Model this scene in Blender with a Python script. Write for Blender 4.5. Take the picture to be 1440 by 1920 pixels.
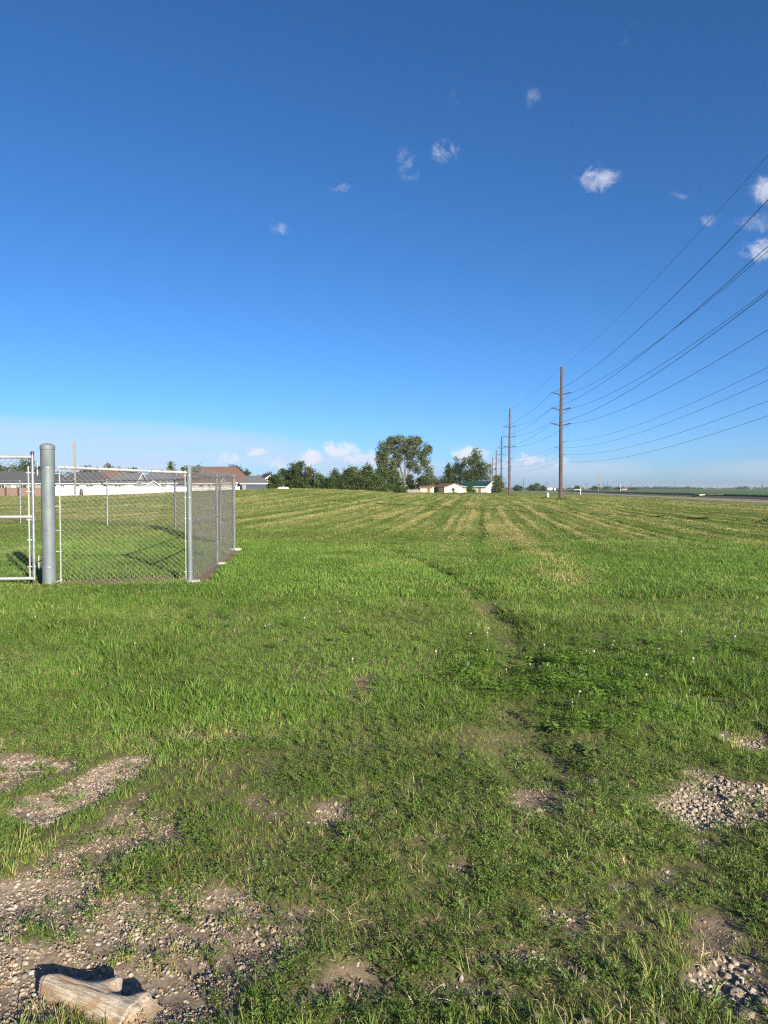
import bpy, math, random
import numpy as np
from mathutils import Vector, Matrix

# ------------------------------------------------------------------ scene, camera, sky, sun, exposure
for o in list(bpy.data.objects):
    bpy.data.objects.remove(o, do_unlink=True)
S = bpy.context.scene
COL = S.collection
R = math.radians

F_PX, CX, CY, HORIZ, EYE = 1332.0, 720.0, 960.0, 917.0, 1.43     # photograph's own pixels
PITCH = math.atan((CY - HORIZ) / F_PX)
cam = bpy.data.cameras.new('camera')
cam.sensor_fit = 'VERTICAL'; cam.sensor_height = 36.0; cam.lens = 36.0 * F_PX / 1920.0
cam.clip_start = 0.05; cam.clip_end = 20000
cam_o = bpy.data.objects.new('camera', cam); COL.objects.link(cam_o)
cam_o.location = (0, 0, EYE); cam_o.rotation_euler = (R(90) - PITCH, 0, 0)
S.camera = cam_o

SUN_EL = R(20.0)
SUN_AZ = math.atan2(0.53, -0.85)          # measured from +Y towards +X (behind the camera, to its right)
sun_dir = Vector((math.sin(SUN_AZ) * math.cos(SUN_EL), math.cos(SUN_AZ) * math.cos(SUN_EL), math.sin(SUN_EL)))
sl = bpy.data.lights.new('sun', 'SUN'); sl.energy = 5.0; sl.angle = R(0.5); sl.color = (1.0, 0.90, 0.74)
sun_o = bpy.data.objects.new('sun', sl); COL.objects.link(sun_o)
sun_o.rotation_euler = sun_dir.to_track_quat('Z', 'Y').to_euler(); sun_o.location = (60, -90, 60)
S.view_settings.view_transform = 'Standard'; S.view_settings.look = 'None'
S.view_settings.gamma = 1.0; S.view_settings.exposure = 1.15; S.view_settings.use_curve_mapping = False
HAZE = 0.00013
S.cycles.max_bounces = 8; S.cycles.transparent_max_bounces = 8; S.cycles.use_denoising = False; S.cycles.filter_width = 1.2


def px_dir(px, py):
    a, b = (px - CX) / F_PX, (CY - py) / F_PX
    cp, sp = math.cos(PITCH), math.sin(PITCH)
    return Vector((a, cp + b * sp, -sp + b * cp))


def px_ground(px, py):
    d = px_dir(px, py); t = EYE / -d.z
    return d.x * t, d.y * t


def px_x(px, Y):
    return (px - CX) / F_PX * Y


def px_z(py, Y):
    return EYE + (HORIZ - py) / F_PX * Y


# ---- node helper
class NT:
    def __init__(s, tree):
        s.t = tree; s.n = tree.nodes; s.l = tree.links; s.n.clear()

    def node(s, typ, ins=None, **kw):
        n = s.n.new(typ)
        for k, v in kw.items():
            setattr(n, k, v)
        for k, v in (ins or {}).items():
            s.put(n.inputs[k], v)
        return n

    def put(s, sock, v):
        if isinstance(v, bpy.types.NodeSocket):
            s.l.new(v, sock)
        else:
            sock.default_value = v

    def m(s, op, a, b=0.0, c=0.0, clamp=False):
        n = s.n.new('ShaderNodeMath'); n.operation = op; n.use_clamp = clamp
        s.put(n.inputs[0], a); s.put(n.inputs[1], b); s.put(n.inputs[2], c)
        return n.outputs[0]

    def mix(s, f, a, b, blend='MIX'):
        n = s.n.new('ShaderNodeMix'); n.data_type = 'RGBA'; n.blend_type = blend
        s.put(n.inputs['Factor'], f); s.put(n.inputs['A'], a); s.put(n.inputs['B'], b)
        return n.outputs['Result']

    def noise(s, vec, scale, detail=3, rough=0.5, dist=0.0, dims='3D'):
        n = s.n.new('ShaderNodeTexNoise'); n.noise_dimensions = dims
        if vec is not None: s.l.new(vec, n.inputs['Vector'])
        n.inputs['Scale'].default_value = scale; n.inputs['Detail'].default_value = detail
        n.inputs['Roughness'].default_value = rough; n.inputs['Distortion'].default_value = dist
        return n.outputs['Fac']

    def ss(s, v, lo, hi, a=0.0, b=1.0):
        n = s.n.new('ShaderNodeMapRange'); n.interpolation_type = 'SMOOTHSTEP'
        s.put(n.inputs[0], v); n.inputs[1].default_value = lo; n.inputs[2].default_value = hi
        n.inputs[3].default_value = a; n.inputs[4].default_value = b
        return n.outputs[0]


def c4(c):
    return (c[0], c[1], c[2], 1.0)


# ---- world: Nishita sky with small fair-weather clouds laid out by direction
W = bpy.data.worlds.new('World'); S.world = W; W.use_nodes = True
w = NT(W.node_tree)
sky = w.node('ShaderNodeTexSky'); sky.sky_type = 'NISHITA'; sky.sun_disc = False
sky.sun_elevation = SUN_EL; sky.sun_rotation = SUN_AZ
sky.air_density = 0.66; sky.dust_density = 0.75; sky.ozone_density = 6.0; sky.altitude = 0
tc = w.node('ShaderNodeTexCoord').outputs['Generated']
sep = w.node('ShaderNodeSeparateXYZ', {0: tc})
az = w.m('ARCTAN2', sep.outputs[0], sep.outputs[1])
el = w.m('ARCSINE', sep.outputs[2])
hsv = w.node('ShaderNodeHueSaturation', {'Hue': 0.499, 'Saturation': 1.09, 'Value': 1.0, 'Color': sky.outputs[0]})
sky_col = w.mix(1.0, hsv.outputs[0], (1.0, 1.0, 1.0, 1), 'MULTIPLY')


def puff_field(puffs, warp=None):
    """max over the puffs of alpha * (1 - elliptical distance), in azimuth and elevation"""
    acc = None
    A, E = az, el
    if warp is not None:
        A = w.m('ADD', az, warp[0]); E = w.m('ADD', el, warp[1])
    for (px, py, rx, ry, al) in puffs:
        d = px_dir(px, py).normalized()
        a0, e0 = math.atan2(d.x, d.y), math.asin(d.z)
        da = w.m('MULTIPLY', w.m('SUBTRACT', A, a0), math.cos(e0) * F_PX / rx)
        de = w.m('MULTIPLY', w.m('SUBTRACT', E, e0), F_PX / ry)
        r2 = w.m('ADD', w.m('MULTIPLY', da, da), w.m('MULTIPLY', de, de))
        v = w.m('MULTIPLY', w.m('SUBTRACT', 1.0, r2, clamp=True), al)
        acc = v if acc is None else w.m('MAXIMUM', acc, v)
    return acc


n1 = w.noise(tc, 40, 8, 0.66, 0.9)
n2 = w.noise(tc, 90, 6, 0.6, 0.6)
wx = w.m('MULTIPLY', w.m('SUBTRACT', w.noise(tc, 42, 4, 0.6), 0.5), 0.030)
mp = w.node('ShaderNodeMapping', {0: tc, 1: (3.1, 7.7, 1.3)}).outputs[0]
wy = w.m('MULTIPLY', w.m('SUBTRACT', w.noise(mp, 42, 4, 0.6), 0.5), 0.030)
wisps = puff_field([(763, 310, 29, 33.8, 0.506), (835, 288, 30.7, 25.7, 0.626), (1120, 335, 42.7, 25.7, 0.782), (1452, 352, 45, 30.1, 0.954), (1420, 414, 43.5, 17.8, 0.497), (1432, 466, 46.5, 26, 0.787), (520, 430, 27.3, 16.1, 0.57), (630, 354, 29, 14.5, 0.46), (1000, 180, 22.2, 25.7, 0.386), (853, 186, 22.2, 27.3, 0.313), (1172, 66, 34.2, 22.6, 0.23), (1330, 406, 18.8, 17.7, 0.46), (1275, 366, 18.8, 14.5, 0.368), (1380, 80, 37.6, 27.3, 0.184), (1055, 366, 25.6, 21, 0.23), (612, 318, 20.5, 12.9, 0.23), (520, 333, 18.8, 9.66, 0.184), (15, 466, 18.8, 8.05, 0.23), (1118, 112, 22.2, 16.1, 0.202), (-260, 260, 42.7, 27.3, 0.644), (-520, 380, 51.2, 30.6, 0.736), (1720, 240, 51.2, 32.2, 0.736), (1980, 420, 68.3, 32.2, 0.828)], (wx, wy))
wd = w.ss(w.m('ADD', w.m('MULTIPLY', wisps, 1.6), w.m('MULTIPLY', w.m('SUBTRACT', n1, 0.58), 3.4)), 0.0, 1.5)
wd = w.m('MULTIPLY', wd, w.ss(wisps, 0.0, 0.65))
# cumulus heads near the horizon (hand placed in view, the band itself runs all round)
heads = puff_field([(640, 842, 46, 20, 1.0), (672, 858, 60, 18, .75), (582, 857, 28, 20, .95), (520, 868, 34, 16, .7), (484, 850, 30, 14, .8),
                    (430, 856, 60, 16, .6), (700, 868, 40, 14, .7), (880, 853, 48, 24, 1.1), (1000, 862, 55, 18, .72), (1050, 868, 40, 14, .5),
                    (285, 854, 22, 10, .5), (1432, 820, 4, 4, .1), (940, 866, 40, 18, .6), (-200, 850, 120, 26, .8),
                    (1700, 860, 120, 18, .6), (-700, 850, 160, 30, .9)], (wx, wy))
hd = w.ss(w.m('ADD', heads, w.m('MULTIPLY', w.m('SUBTRACT', n2, 0.52), 1.5)), 0.20, 1.05)
hd = w.m('MULTIPLY', hd, w.ss(heads, 0.0, 0.45))
mst = w.node('ShaderNodeMapping', {0: tc, 3: (1.0, 1.0, 9.0)}).outputs[0]
bandn = w.noise(mst, 3.2, 6, 0.6, 0.4)
band = w.m('MULTIPLY', w.ss(el, 0.002, 0.03), w.ss(el, 0.125, 0.045))
hz_puff = puff_field([(40, 838, 560, 62, 1.0), (-500, 840, 420, 80, 1.0), (560, 880, 330, 42, .75), (1000, 885, 260, 34, .5), (1900, 880, 500, 40, .6)])
veil = w.m('MULTIPLY', w.m('MULTIPLY', band, w.ss(bandn, 0.22, 0.54)), w.m('ADD', w.m('MULTIPLY', w.ss(hz_puff, 0.0, 0.6), 0.62), 0.03))
c1 = w.mix(veil, sky_col, (3.9, 4.2, 5.1, 1))
c2 = w.mix(w.m('MULTIPLY', hd, 0.8), c1, (5.4, 5.3, 5.6, 1))
c3 = w.mix(w.m('MULTIPLY', wd, 0.75), c2, (4.6, 4.7, 5.4, 1))
bg = w.node('ShaderNodeBackground', {0: c3, 1: 0.077})
wo = w.node('ShaderNodeOutputWorld', {0: bg.outputs[0]})
W.cycles.sampling_method = 'MANUAL'; W.cycles.sample_map_resolution = 256

# ------------------------------------------------------------------ numpy noise
def _hash(ix, iy, seed):
    h = (ix.astype(np.int64) * 374761393 + iy.astype(np.int64) * 668265263 + seed * 1442695041) & 0xFFFFFFFF
    h = ((h ^ (h >> 13)) * 1274126177) & 0xFFFFFFFF
    return ((h ^ (h >> 16)) & 0xFFFFFF) / float(0xFFFFFF)


def vnoise(x, y, seed=0):
    x = np.asarray(x, float); y = np.asarray(y, float)
    ix, iy = np.floor(x), np.floor(y); fx, fy = x - ix, y - iy
    fx = fx * fx * (3 - 2 * fx); fy = fy * fy * (3 - 2 * fy)
    a, b = _hash(ix, iy, seed), _hash(ix + 1, iy, seed)
    c, d = _hash(ix, iy + 1, seed), _hash(ix + 1, iy + 1, seed)
    return (a * (1 - fx) + b * fx) * (1 - fy) + (c * (1 - fx) + d * fx) * fy


def fbm(x, y, octv=4, seed=0):
    v, amp, tot = 0, 1.0, 0
    for i in range(octv):
        v = v + amp * vnoise(np.asarray(x) * 2 ** i + 17.3 * i, np.asarray(y) * 2 ** i - 9.1 * i, seed + i); tot += amp; amp *= .5
    return v / tot


def sst(v, a, b):
    t = np.clip((np.asarray(v, float) - a) / (b - a), 0, 1)
    return t * t * (3 - 2 * t)


# ------------------------------------------------------------------ fence layout (plan, metres)
P_GATEPOST = np.array([-5.02, 10.62])
P_CORNER = np.array([-2.98, 10.88])
P_MID = np.array([-3.28, 13.95])
P_END = np.array([-3.56, 16.86])
P_BACK = [np.array([-4.2, 18.2]), np.array([-7.18, 24.4]), np.array([-10.6, 27.2]), np.array([-14.8, 28.9]), np.array([-19.0, 29.6])]


def seg_dist(x, y, a, b):
    d = b - a; L = (d * d).sum()
    t = np.clip(((x - a[0]) * d[0] + (y - a[1]) * d[1]) / L, 0, 1)
    return np.hypot(x - a[0] - t * d[0], y - a[1] - t * d[1])


# ------------------------------------------------------------------ terrain and ground masks
def field_mask(x, y):
    return sst(y + 0.55 * x + 16 * (fbm(x / 5, y / 8, 3, 5) - .5), 13, 30)


def rows(x, y):
    """mown rows that run parallel with the road: returns (dry straw 0..1, ridge height)"""
    u = x - 0.137 * y + 1.0 * (fbm(x / 20, y / 60, 2, 3) - .5) + .22 * (fbm(x / 3, y / 9, 2, 4) - .5)
    out_d = 0; out_h = 0
    for per, sd, wt in ((1.9, 51, 1.0), (.83, 57, .75)):
        s = u / per; k = np.floor(s); fr = s - k
        kr = vnoise(k * 3.7, np.zeros_like(k), sd)                               # every row has its own strength
        along = fbm(k * 5.3, y / 22, 3, sd + 1)
        on = sst(along + .7 * (kr - .5), .34, .66)
        line = np.exp(-((fr - .3 - .4 * kr) * per / .13) ** 2) * on
        rut = np.exp(-((fr - .08) * per / .08) ** 2) * sst(along, .30, .55)
        out_d = np.maximum(out_d, wt * line * .85); out_h = out_h + wt * (line * .05 - rut * .075)
    patch = fbm(x / 9, y / 16, 3, 19)
    fine = fbm(u / .24, y / 12, 3, 23)
    dry = out_d + .50 * sst(fine, .50, .74) + .34 * sst(patch, .46, .72) * sst(fbm(u / .5, y / 5, 3, 29), .35, .65)
    return np.clip(dry, 0, 1), out_h + (fine - .5) * .07


def terrain(x, y, micro=True):
    x = np.asarray(x, float); y = np.asarray(y, float)
    cx = -0.12 * np.clip(y, 0, 160)
    dx = x - cx
    sx = np.where(dx < 0, 27.0, 18.5)
    sy = np.where(y < 108, 36.0, 70.0)
    z = 1.42 * np.exp(-(dx / sx) ** 2) * np.exp(-((y - 108) / sy) ** 2)
    z = z + 0.24 * sst(y, 120, 195) * (1 - sst(x, 36, 58)) * (1 - sst(y, 260, 600))
    z = z - 0.25 * np.exp(-((x - (21 + .155 * y)) / 4) ** 2) * sst(y, 25, 60) * (1 - sst(y, 300, 500))       # roadside ditch
    if micro:
        near = 1 - sst(y, 60, 140)
        z = z + (fbm(x / 1.9, y / 1.9, 3, 41) - .5) * .08 * near + (fbm(x / .35, y / .35, 3, 43) - .5) * .022 * (1 - sst(y, 12, 30))
        z = z + rows(x, y)[1] * field_mask(x, y) * (1 - sst(y, 150, 260))
        z = z - .042 * track_mask(x, y)
        z = z - .03 * bare_mask(x, y)[0] * (1 - sst(y, 20, 30))
    return z


ELL = [  # px centre x,y, radii x,y, strength, gravel share
    (185, 1460, 90, 50, 1.0, .95), (20, 1445, 70, 24, .85, .8), (235, 1560, 75, 60, .72, .35), (330, 1390, 60, 14, .5, .2),
    (60, 1700, 260, 95, .95, .9), (330, 1720, 190, 75, .95, .8), (470, 1790, 170, 60, .85, .45), (130, 1880, 330, 95, .9, .9),
    (580, 1730, 90, 26, .8, .3), (330, 1900, 130, 60, .85, .8),
    (1330, 1512, 120, 40, 1.25, 1.0), (1430, 1490, 80, 45, 1.1, 1.0), (1292, 1572, 28, 14, .9, 1.0), (1440, 1395, 60, 24, .75, .8),
    (1015, 1525, 34, 34, .9, .3), (985, 1420, 50, 16, .7, .15), (1085, 1416, 32, 13, 1.0, .2), (1020, 1788, 95, 34, .62, .9),
    (915, 1790, 34, 28, .9, .6), (1410, 1860, 95, 75, 1.15, 1.0), (1440, 1760, 40, 24, .6, .8), (1110, 1695, 36, 18, .7, .8), (1260, 1620, 30, 12, .6, .8),
    (880, 1905, 130, 26, .75, .7), (1240, 1918, 100, 18, .8, .9), (640, 1880, 110, 26, .7, .4), (740, 1800, 80, 24, .5, .3),
    (590, 1540, 18, 12, .9, .3), (120, 1357, 50, 12, .5, .3), (690, 1290, 60, 50, .35, 0), (520, 1500, 60, 26, .45, .1), (860, 1640, 60, 22, .45, .4),
    (1330, 1320, 50, 10, .6, .3), (1110, 1480, 40, 16, .35, .4), (1190, 1640, 40, 16, .5, .8)]
_ELLG = []
for (ex, ey, rx, ry, st, gr) in ELL:
    x0, y0 = px_ground(ex, ey); x1, _ = px_ground(ex + rx, ey)
    _, ya = px_ground(ex, ey - ry); _, yb = px_ground(ex, ey + ry)
    _ELLG.append((x0, y0, x1 - x0, (ya - yb) / 2, st, gr))


TRACK = [np.array(px_ground(*p)) for p in ((740, 1035), (830, 1075), (895, 1115), (945, 1180), (975, 1245), (985, 1330), (1010, 1440))]


def track_mask(x, y):
    m = np.zeros(np.broadcast(x, y).shape)
    for (pa, pb) in zip(TRACK[:-1], TRACK[1:]):
        m = np.maximum(m, 1 - sst(seg_dist(x, y, pa, pb) + .22 * (fbm(x / .6, y / .6, 2, 89) - .5), .06, .30))
    return m * (.55 + .45 * sst(fbm(x / .9, y / .9, 2, 87), .2, .42))


def bare_mask(x, y):
    """(bare soil 0..1, gravel share 0..1)"""
    x = np.asarray(x, float); y = np.asarray(y, float)
    b = np.zeros(np.broadcast(x, y).shape); g = np.zeros_like(b)
    near = y < 9
    if np.any(near):
        wx_ = x + .5 * (fbm(x / .4, y / .4, 4, 61) - .5); wy_ = y + .6 * (fbm(x / .4, y / .4, 4, 67) - .5)
        for (x0, y0, rx, ry, st, gr) in _ELLG:
            d = np.hypot((wx_ - x0) / rx, (wy_ - y0) / ry)
            v = st * (1 - sst(d, .35, 1.35))
            g = np.where(v > b, gr, g); b = np.maximum(b, v)
        # gravelly verge right beside and behind the camera
        v = .8 * (1 - sst(y + .6 * (fbm(x / .8, y / .8, 3, 71) - .5), .9, 1.7))
        g = np.where(v > b, .85, g); b = np.maximum(b, v)
        n = fbm(x / .16, y / .16, 3, 73)
        b = np.where(near, np.clip(b * (1.0 + 1.9 * (n - .5)) - .04, 0, 1), 0)
        sp = .5 * sst(fbm(x / .38, y / .38, 3, 79), .66, .78) * (1 - sst(y, 3.2, 5.5))
        b = np.maximum(b, sp); g = np.where(sp >= b, .45, g)
    v = .17 * track_mask(x, y); g = np.where(v > b, .1, g); b = np.maximum(b, v)
    wob = .12 * (fbm(x / .4, y / .4, 2, 83) - .5)
    f1 = seg_dist(x, y, P_GATEPOST + np.array([-.1, .34]), P_CORNER + np.array([0, .34])) + wob
    f2 = seg_dist(x - .10, y, P_CORNER, P_END) + wob
    f = np.maximum(1 - sst(f1, .28, .48), 1 - sst(f2, .10, .34))
    g = np.where(f > b, .04, g); b = np.maximum(b, f)
    return b, g


def dryness(x, y):
    M = field_mask(x, y)
    d, _ = rows(x, y)
    lawn = .22 * sst(fbm(x / 1.3, y / 1.3, 4, 91), .5, .72) + .12 * sst(fbm(x / 5, y / 5, 3, 93), .5, .7)
    # pale streak of clippings lying on the lawn
    a, b = np.array(px_ground(930, 985)), np.array(px_ground(1085, 1095))
    st = np.exp(-(seg_dist(x, y, a, b) / .55) ** 2) * sst(fbm(x / 1.2, y / 3, 3, 97), .3, .6) * .85
    return np.clip(M * d + (1 - M) * lawn + st, 0, 1), M


# ------------------------------------------------------------------ mesh helpers
def make_mesh(name, verts, faces, mat=None, smooth=False):
    me = bpy.data.meshes.new(name)
    me.from_pydata([tuple(v) for v in verts], [], [tuple(f) for f in faces])
    if mat is not None: me.materials.append(mat)
    if smooth:
        me.polygons.foreach_set('use_smooth', np.ones(len(me.polygons), bool))
    me.update()
    return me


def link(name, me, parent=None):
    o = bpy.data.objects.new(name, me); COL.objects.link(o)
    if parent is not None: o.parent = parent
    return o


def tag(o, label=None, cat=None, group=None, kind=None):
    if label: o['label'] = label
    if cat: o['category'] = cat
    if group: o['group'] = group
    if kind: o['kind'] = kind
    return o


def thing(name, label, cat, loc, rz=0.0, group=None):
    o = bpy.data.objects.new(name, None); COL.objects.link(o)
    o.empty_display_size = .2; o.location = loc; o.rotation_euler = (0, 0, rz)
    return tag(o, label, cat, group)


class MB:
    def __init__(s):
        s.v = []; s.f = []

    def quad(s, a, b, c, d):
        n = len(s.v); s.v += [a, b, c, d]; s.f.append((n, n + 1, n + 2, n + 3)); return s

    def poly(s, pts):
        n = len(s.v); s.v += list(pts); s.f.append(tuple(range(n, n + len(pts)))); return s

    def box(s, x0, x1, y0, y1, z0, z1):
        n = len(s.v)
        s.v += [(x0, y0, z0), (x1, y0, z0), (x1, y1, z0), (x0, y1, z0), (x0, y0, z1), (x1, y0, z1), (x1, y1, z1), (x0, y1, z1)]
        s.f += [tuple(n + i for i in q) for q in ((3, 2, 1, 0), (4, 5, 6, 7), (0, 1, 5, 4), (1, 2, 6, 5), (2, 3, 7, 6), (3, 0, 4, 7))]
        return s

    def prism(s, pts, d):
        """closed solid: polygon pts swept by vector d"""
        n = len(s.v); k = len(pts); d = Vector(d)
        s.v += [tuple(p) for p in pts] + [tuple(Vector(p) + d) for p in pts]
        s.f.append(tuple(range(n + k - 1, n - 1, -1))); s.f.append(tuple(range(n + k, n + 2 * k)))
        for i in range(k):
            j = (i + 1) % k; s.f.append((n + i, n + j, n + k + j, n + k + i))
        return s

    def tube(s, path, rad, sides=8, caps=True):
        path = [Vector(p) for p in path]; k = len(path); n = len(s.v)
        if not hasattr(rad, '__len__'): rad = [rad] * k
        ref = None
        for i, p in enumerate(path):
            t = (path[min(i + 1, k - 1)] - path[max(i - 1, 0)]).normalized()
            if ref is None:
                ref = Vector((0, 0, 1)) if abs(t.z) < .9 else Vector((1, 0, 0))
            a = (ref - t * ref.dot(t)).normalized(); b = t.cross(a); ref = a
            for j in range(sides):
                an = 2 * math.pi * j / sides
                s.v.append(tuple(p + (a * math.cos(an) + b * math.sin(an)) * rad[i]))
        for i in range(k - 1):
            for j in range(sides):
                j2 = (j + 1) % sides
                s.f.append((n + i * sides + j, n + i * sides + j2, n + (i + 1) * sides + j2, n + (i + 1) * sides + j))
        if caps:
            s.f.append(tuple(n + j for j in reversed(range(sides)))); s.f.append(tuple(n + (k - 1) * sides + j for j in range(sides)))
        return s

    def lathe(s, prof, c=(0, 0, 0), sides=20):
        """profile [(r, z)] about z through c"""
        n = len(s.v); k = len(prof)
        for (r, z) in prof:
            for j in range(sides):
                a = 2 * math.pi * j / sides
                s.v.append((c[0] + r * math.cos(a), c[1] + r * math.sin(a), c[2] + z))
        for i in range(k - 1):
            for j in range(sides):
                j2 = (j + 1) % sides
                s.f.append((n + i * sides + j, n + i * sides + j2, n + (i + 1) * sides + j2, n + (i + 1) * sides + j))
        s.f.append(tuple(n + j for j in reversed(range(sides)))); s.f.append(tuple(n + (k - 1) * sides + j for j in range(sides)))
        return s

    def build(s, name, mat, parent=None, smooth=False):
        return link(name, make_mesh(name, s.v, s.f, mat, smooth), parent)


def smooth_by_angle(o, deg=35):
    me = o.data
    me.polygons.foreach_set('use_smooth', np.ones(len(me.polygons), bool))
    try:
        me.set_sharp_from_angle(angle=R(deg))
    except Exception:
        pass
    return o


# ------------------------------------------------------------------ materials
def new_mat(name):
    m = bpy.data.materials.new(name); m.use_nodes = True
    return m, NT(m.node_tree)


def surf(name, ca, cb, scale=6, rough=.7, metal=0.0, bump=.2, bscale=None, detail=5, stretch=(1, 1, 1), spec=.5, lo=.3, hi=.7, coord='Object', bdist=.01):
    m, t = new_mat(name)
    co = t.node('ShaderNodeTexCoord').outputs[coord]
    co = t.node('ShaderNodeMapping', {0: co, 3: stretch}).outputs[0]
    n = t.noise(co, scale, detail, .6, .2)
    col = t.mix(t.ss(n, lo, hi), c4(ca), c4(cb))
    b = t.node('ShaderNodeBump', {'Strength': bump, 'Distance': bdist, 'Height': t.noise(co, bscale or scale * 4, 4, .6)})
    p = t.node('ShaderNodeBsdfPrincipled', {'Base Color': col, 'Roughness': rough, 'Metallic': metal, 'Normal': b.outputs[0], 'Specular IOR Level': spec})
    t.node('ShaderNodeOutputMaterial', {0: p.outputs[0]})
    return m


def plant_mat(name, g1, g2, dry, transl=.38, rough=.55, spec=.22):
    """g1..g2 per blade, towards dry by the instance's own 'tint'"""
    m, t = new_mat(name)
    bt = t.node('ShaderNodeAttribute', attribute_name='bt').outputs['Fac']
    ti = t.node('ShaderNodeAttribute', attribute_name='tint', attribute_type='INSTANCER').outputs['Fac']
    lu = t.node('ShaderNodeAttribute', attribute_name='lum', attribute_type='INSTANCER').outputs['Fac']
    col = t.mix(bt, c4(g1), c4(g2))
    sel = t.ss(t.m('ADD', t.m('MULTIPLY', ti, 1.25), t.m('MULTIPLY', t.m('SUBTRACT', t.m('FRACT', t.m('MULTIPLY', bt, 7.31)), .5), .9)), .25, .85)
    col = t.mix(sel, col, c4(dry))
    col = t.mix(1.0, col, t.node('ShaderNodeCombineColor', {0: lu, 1: lu, 2: lu}).outputs[0], 'MULTIPLY')
    p = t.node('ShaderNodeBsdfPrincipled', {'Base Color': col, 'Roughness': rough, 'Specular IOR Level': spec})
    tr = t.node('ShaderNodeBsdfTranslucent', {0: col})
    mx = t.node('ShaderNodeMixShader', {0: transl, 1: p.outputs[0], 2: tr.outputs[0]})
    t.node('ShaderNodeOutputMaterial', {0: mx.outputs[0]})
    return m


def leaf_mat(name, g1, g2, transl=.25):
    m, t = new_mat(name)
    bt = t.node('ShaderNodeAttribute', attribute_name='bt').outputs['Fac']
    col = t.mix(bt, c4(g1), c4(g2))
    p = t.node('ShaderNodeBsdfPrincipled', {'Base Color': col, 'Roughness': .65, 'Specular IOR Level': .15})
    tr = t.node('ShaderNodeBsdfTranslucent', {0: col})
    mx = t.node('ShaderNodeMixShader', {0: transl, 1: p.outputs[0], 2: tr.outputs[0]})
    t.node('ShaderNodeOutputMaterial', {0: mx.outputs[0]})
    return m


M = {}
M['galv'] = surf('galvanised steel', (.19, .21, .225), (.30, .32, .33), 14, .42, .55, .05, 60, spec=.5)
M['galv_post'] = surf('weathered galvanised post', (.105, .128, .136), (.150, .176, .184), 9, .6, .12, .06, 120, stretch=(1, 1, .35))
M['galv_dark'] = surf('dull galvanised steel', (.13, .145, .175), (.21, .225, .26), 12, .5, .4, .05, 60)
M['wire'] = surf('galvanised wire', (.175, .172, .16), (.26, .252, .235), 8, .45, .35, .0)
M['wire_dark'] = surf('dull wire', (.13, .127, .125), (.205, .20, .19), 8, .5, .3, .0)
M['rail'] = surf('bright galvanised rail', (.36, .375, .38), (.48, .49, .48), 10, .4, .35, .04, 60)
M['dark_iron'] = surf('dark iron', (.03, .03, .035), (.08, .08, .085), 20, .5, .6, .1)
M['concrete'] = surf('concrete footing', (.38, .35, .29), (.56, .52, .44), 8, .9, 0, .5, 60)
M['pole'] = surf('creosoted pole wood', (.052, .030, .022), (.100, .060, .045), 3, .85, 0, .4, 20, stretch=(5, 5, .35))
M['pole_dark'] = surf('old dark pole wood', (.055, .035, .030), (.12, .075, .06), 3, .85, 0, .4, 20, stretch=(5, 5, .35))
M['pole_grey'] = surf('bleached pole wood', (.17, .14, .105), (.26, .22, .17), 3, .85, 0, .4, 20, stretch=(5, 5, .35))
M['arm'] = surf('dark polymer insulator', (.025, .022, .025), (.045, .04, .043), 9, .5, 0, .1)
M['cable'] = surf('weathered aluminium conductor', (.05, .055, .07), (.09, .095, .11), 2, .5, .3, 0)
M['vinyl'] = surf('white vinyl', (.76, .76, .76), (.82, .82, .82), 2, .5, 0, .03)
M['white_paint'] = surf('white painted siding', (.70, .70, .69), (.80, .80, .79), 2, .6, 0, .05, stretch=(.3, .3, 8))
M['cream'] = surf('cream siding', (.50, .43, .31), (.58, .50, .375), 2, .7, 0, .1, stretch=(.3, .3, 8))
M['cream_steel'] = surf('pale yellow steel siding', (.72, .69, .52), (.80, .77, .60), 2, .6, 0, .15, 14, stretch=(4, 4, .05))
M['tan'] = surf('tan siding', (.36, .285, .21), (.44, .355, .27), 2, .7, 0, .1, stretch=(.3, .3, 8))
M['grey_siding'] = surf('pale grey siding', (.20, .215, .225), (.28, .295, .305), 2, .7, 0, .1, stretch=(.3, .3, 8))
M['navy'] = surf('slate blue siding', (.030, .040, .062), (.048, .061, .088), 2, .6, 0, .1, stretch=(.3, .3, 8))
M['roof_dark'] = surf('charcoal shingles', (.040, .042, .048), (.082, .083, .09), 9, .9, 0, .5, 16, stretch=(1, 1, 3))
M['roof_grey'] = surf('grey shingles', (.075, .078, .086), (.13, .134, .142), 9, .9, 0, .5, 16, stretch=(1, 1, 3))
M['roof_brown'] = surf('brown shingles', (.105, .058, .044), (.17, .098, .075), 9, .9, 0, .5, 16, stretch=(1, 1, 3))
M['roof_green'] = surf('green metal roof', (.012, .060, .038), (.022, .085, .054), 3, .4, .2, .1, stretch=(5, .2, .2))
M['glass'] = surf('dark window glass', (.02, .025, .03), (.04, .05, .06), 1, .12, 0, 0, spec=.8)
M['brown_wood'] = surf('brown weathered boards', (.16, .10, .075), (.26, .17, .125), 3, .85, 0, .3, stretch=(5, 5, .4))
M['grey_wood'] = surf('grey weathered boards', (.19, .17, .145), (.28, .255, .22), 3, .85, 0, .3, stretch=(5, 5, .4))
M['bark'] = surf('cottonwood bark', (.075, .064, .05), (.14, .122, .097), 5, .9, 0, .6, 12, stretch=(3, 3, .5))
M['bark_dark'] = surf('dark bark', (.06, .048, .036), (.13, .105, .08), 5, .9, 0, .6, 12, stretch=(3, 3, .5))
M['gravel_road'] = surf('pale gravel road', (.25, .195, .12), (.33, .265, .17), .8, .95, 0, .4, 20)
M['ballast'] = surf('railway ballast', (.085, .07, .07), (.19, .155, .15), 3, .95, 0, .7, 9, bdist=.06)
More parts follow.
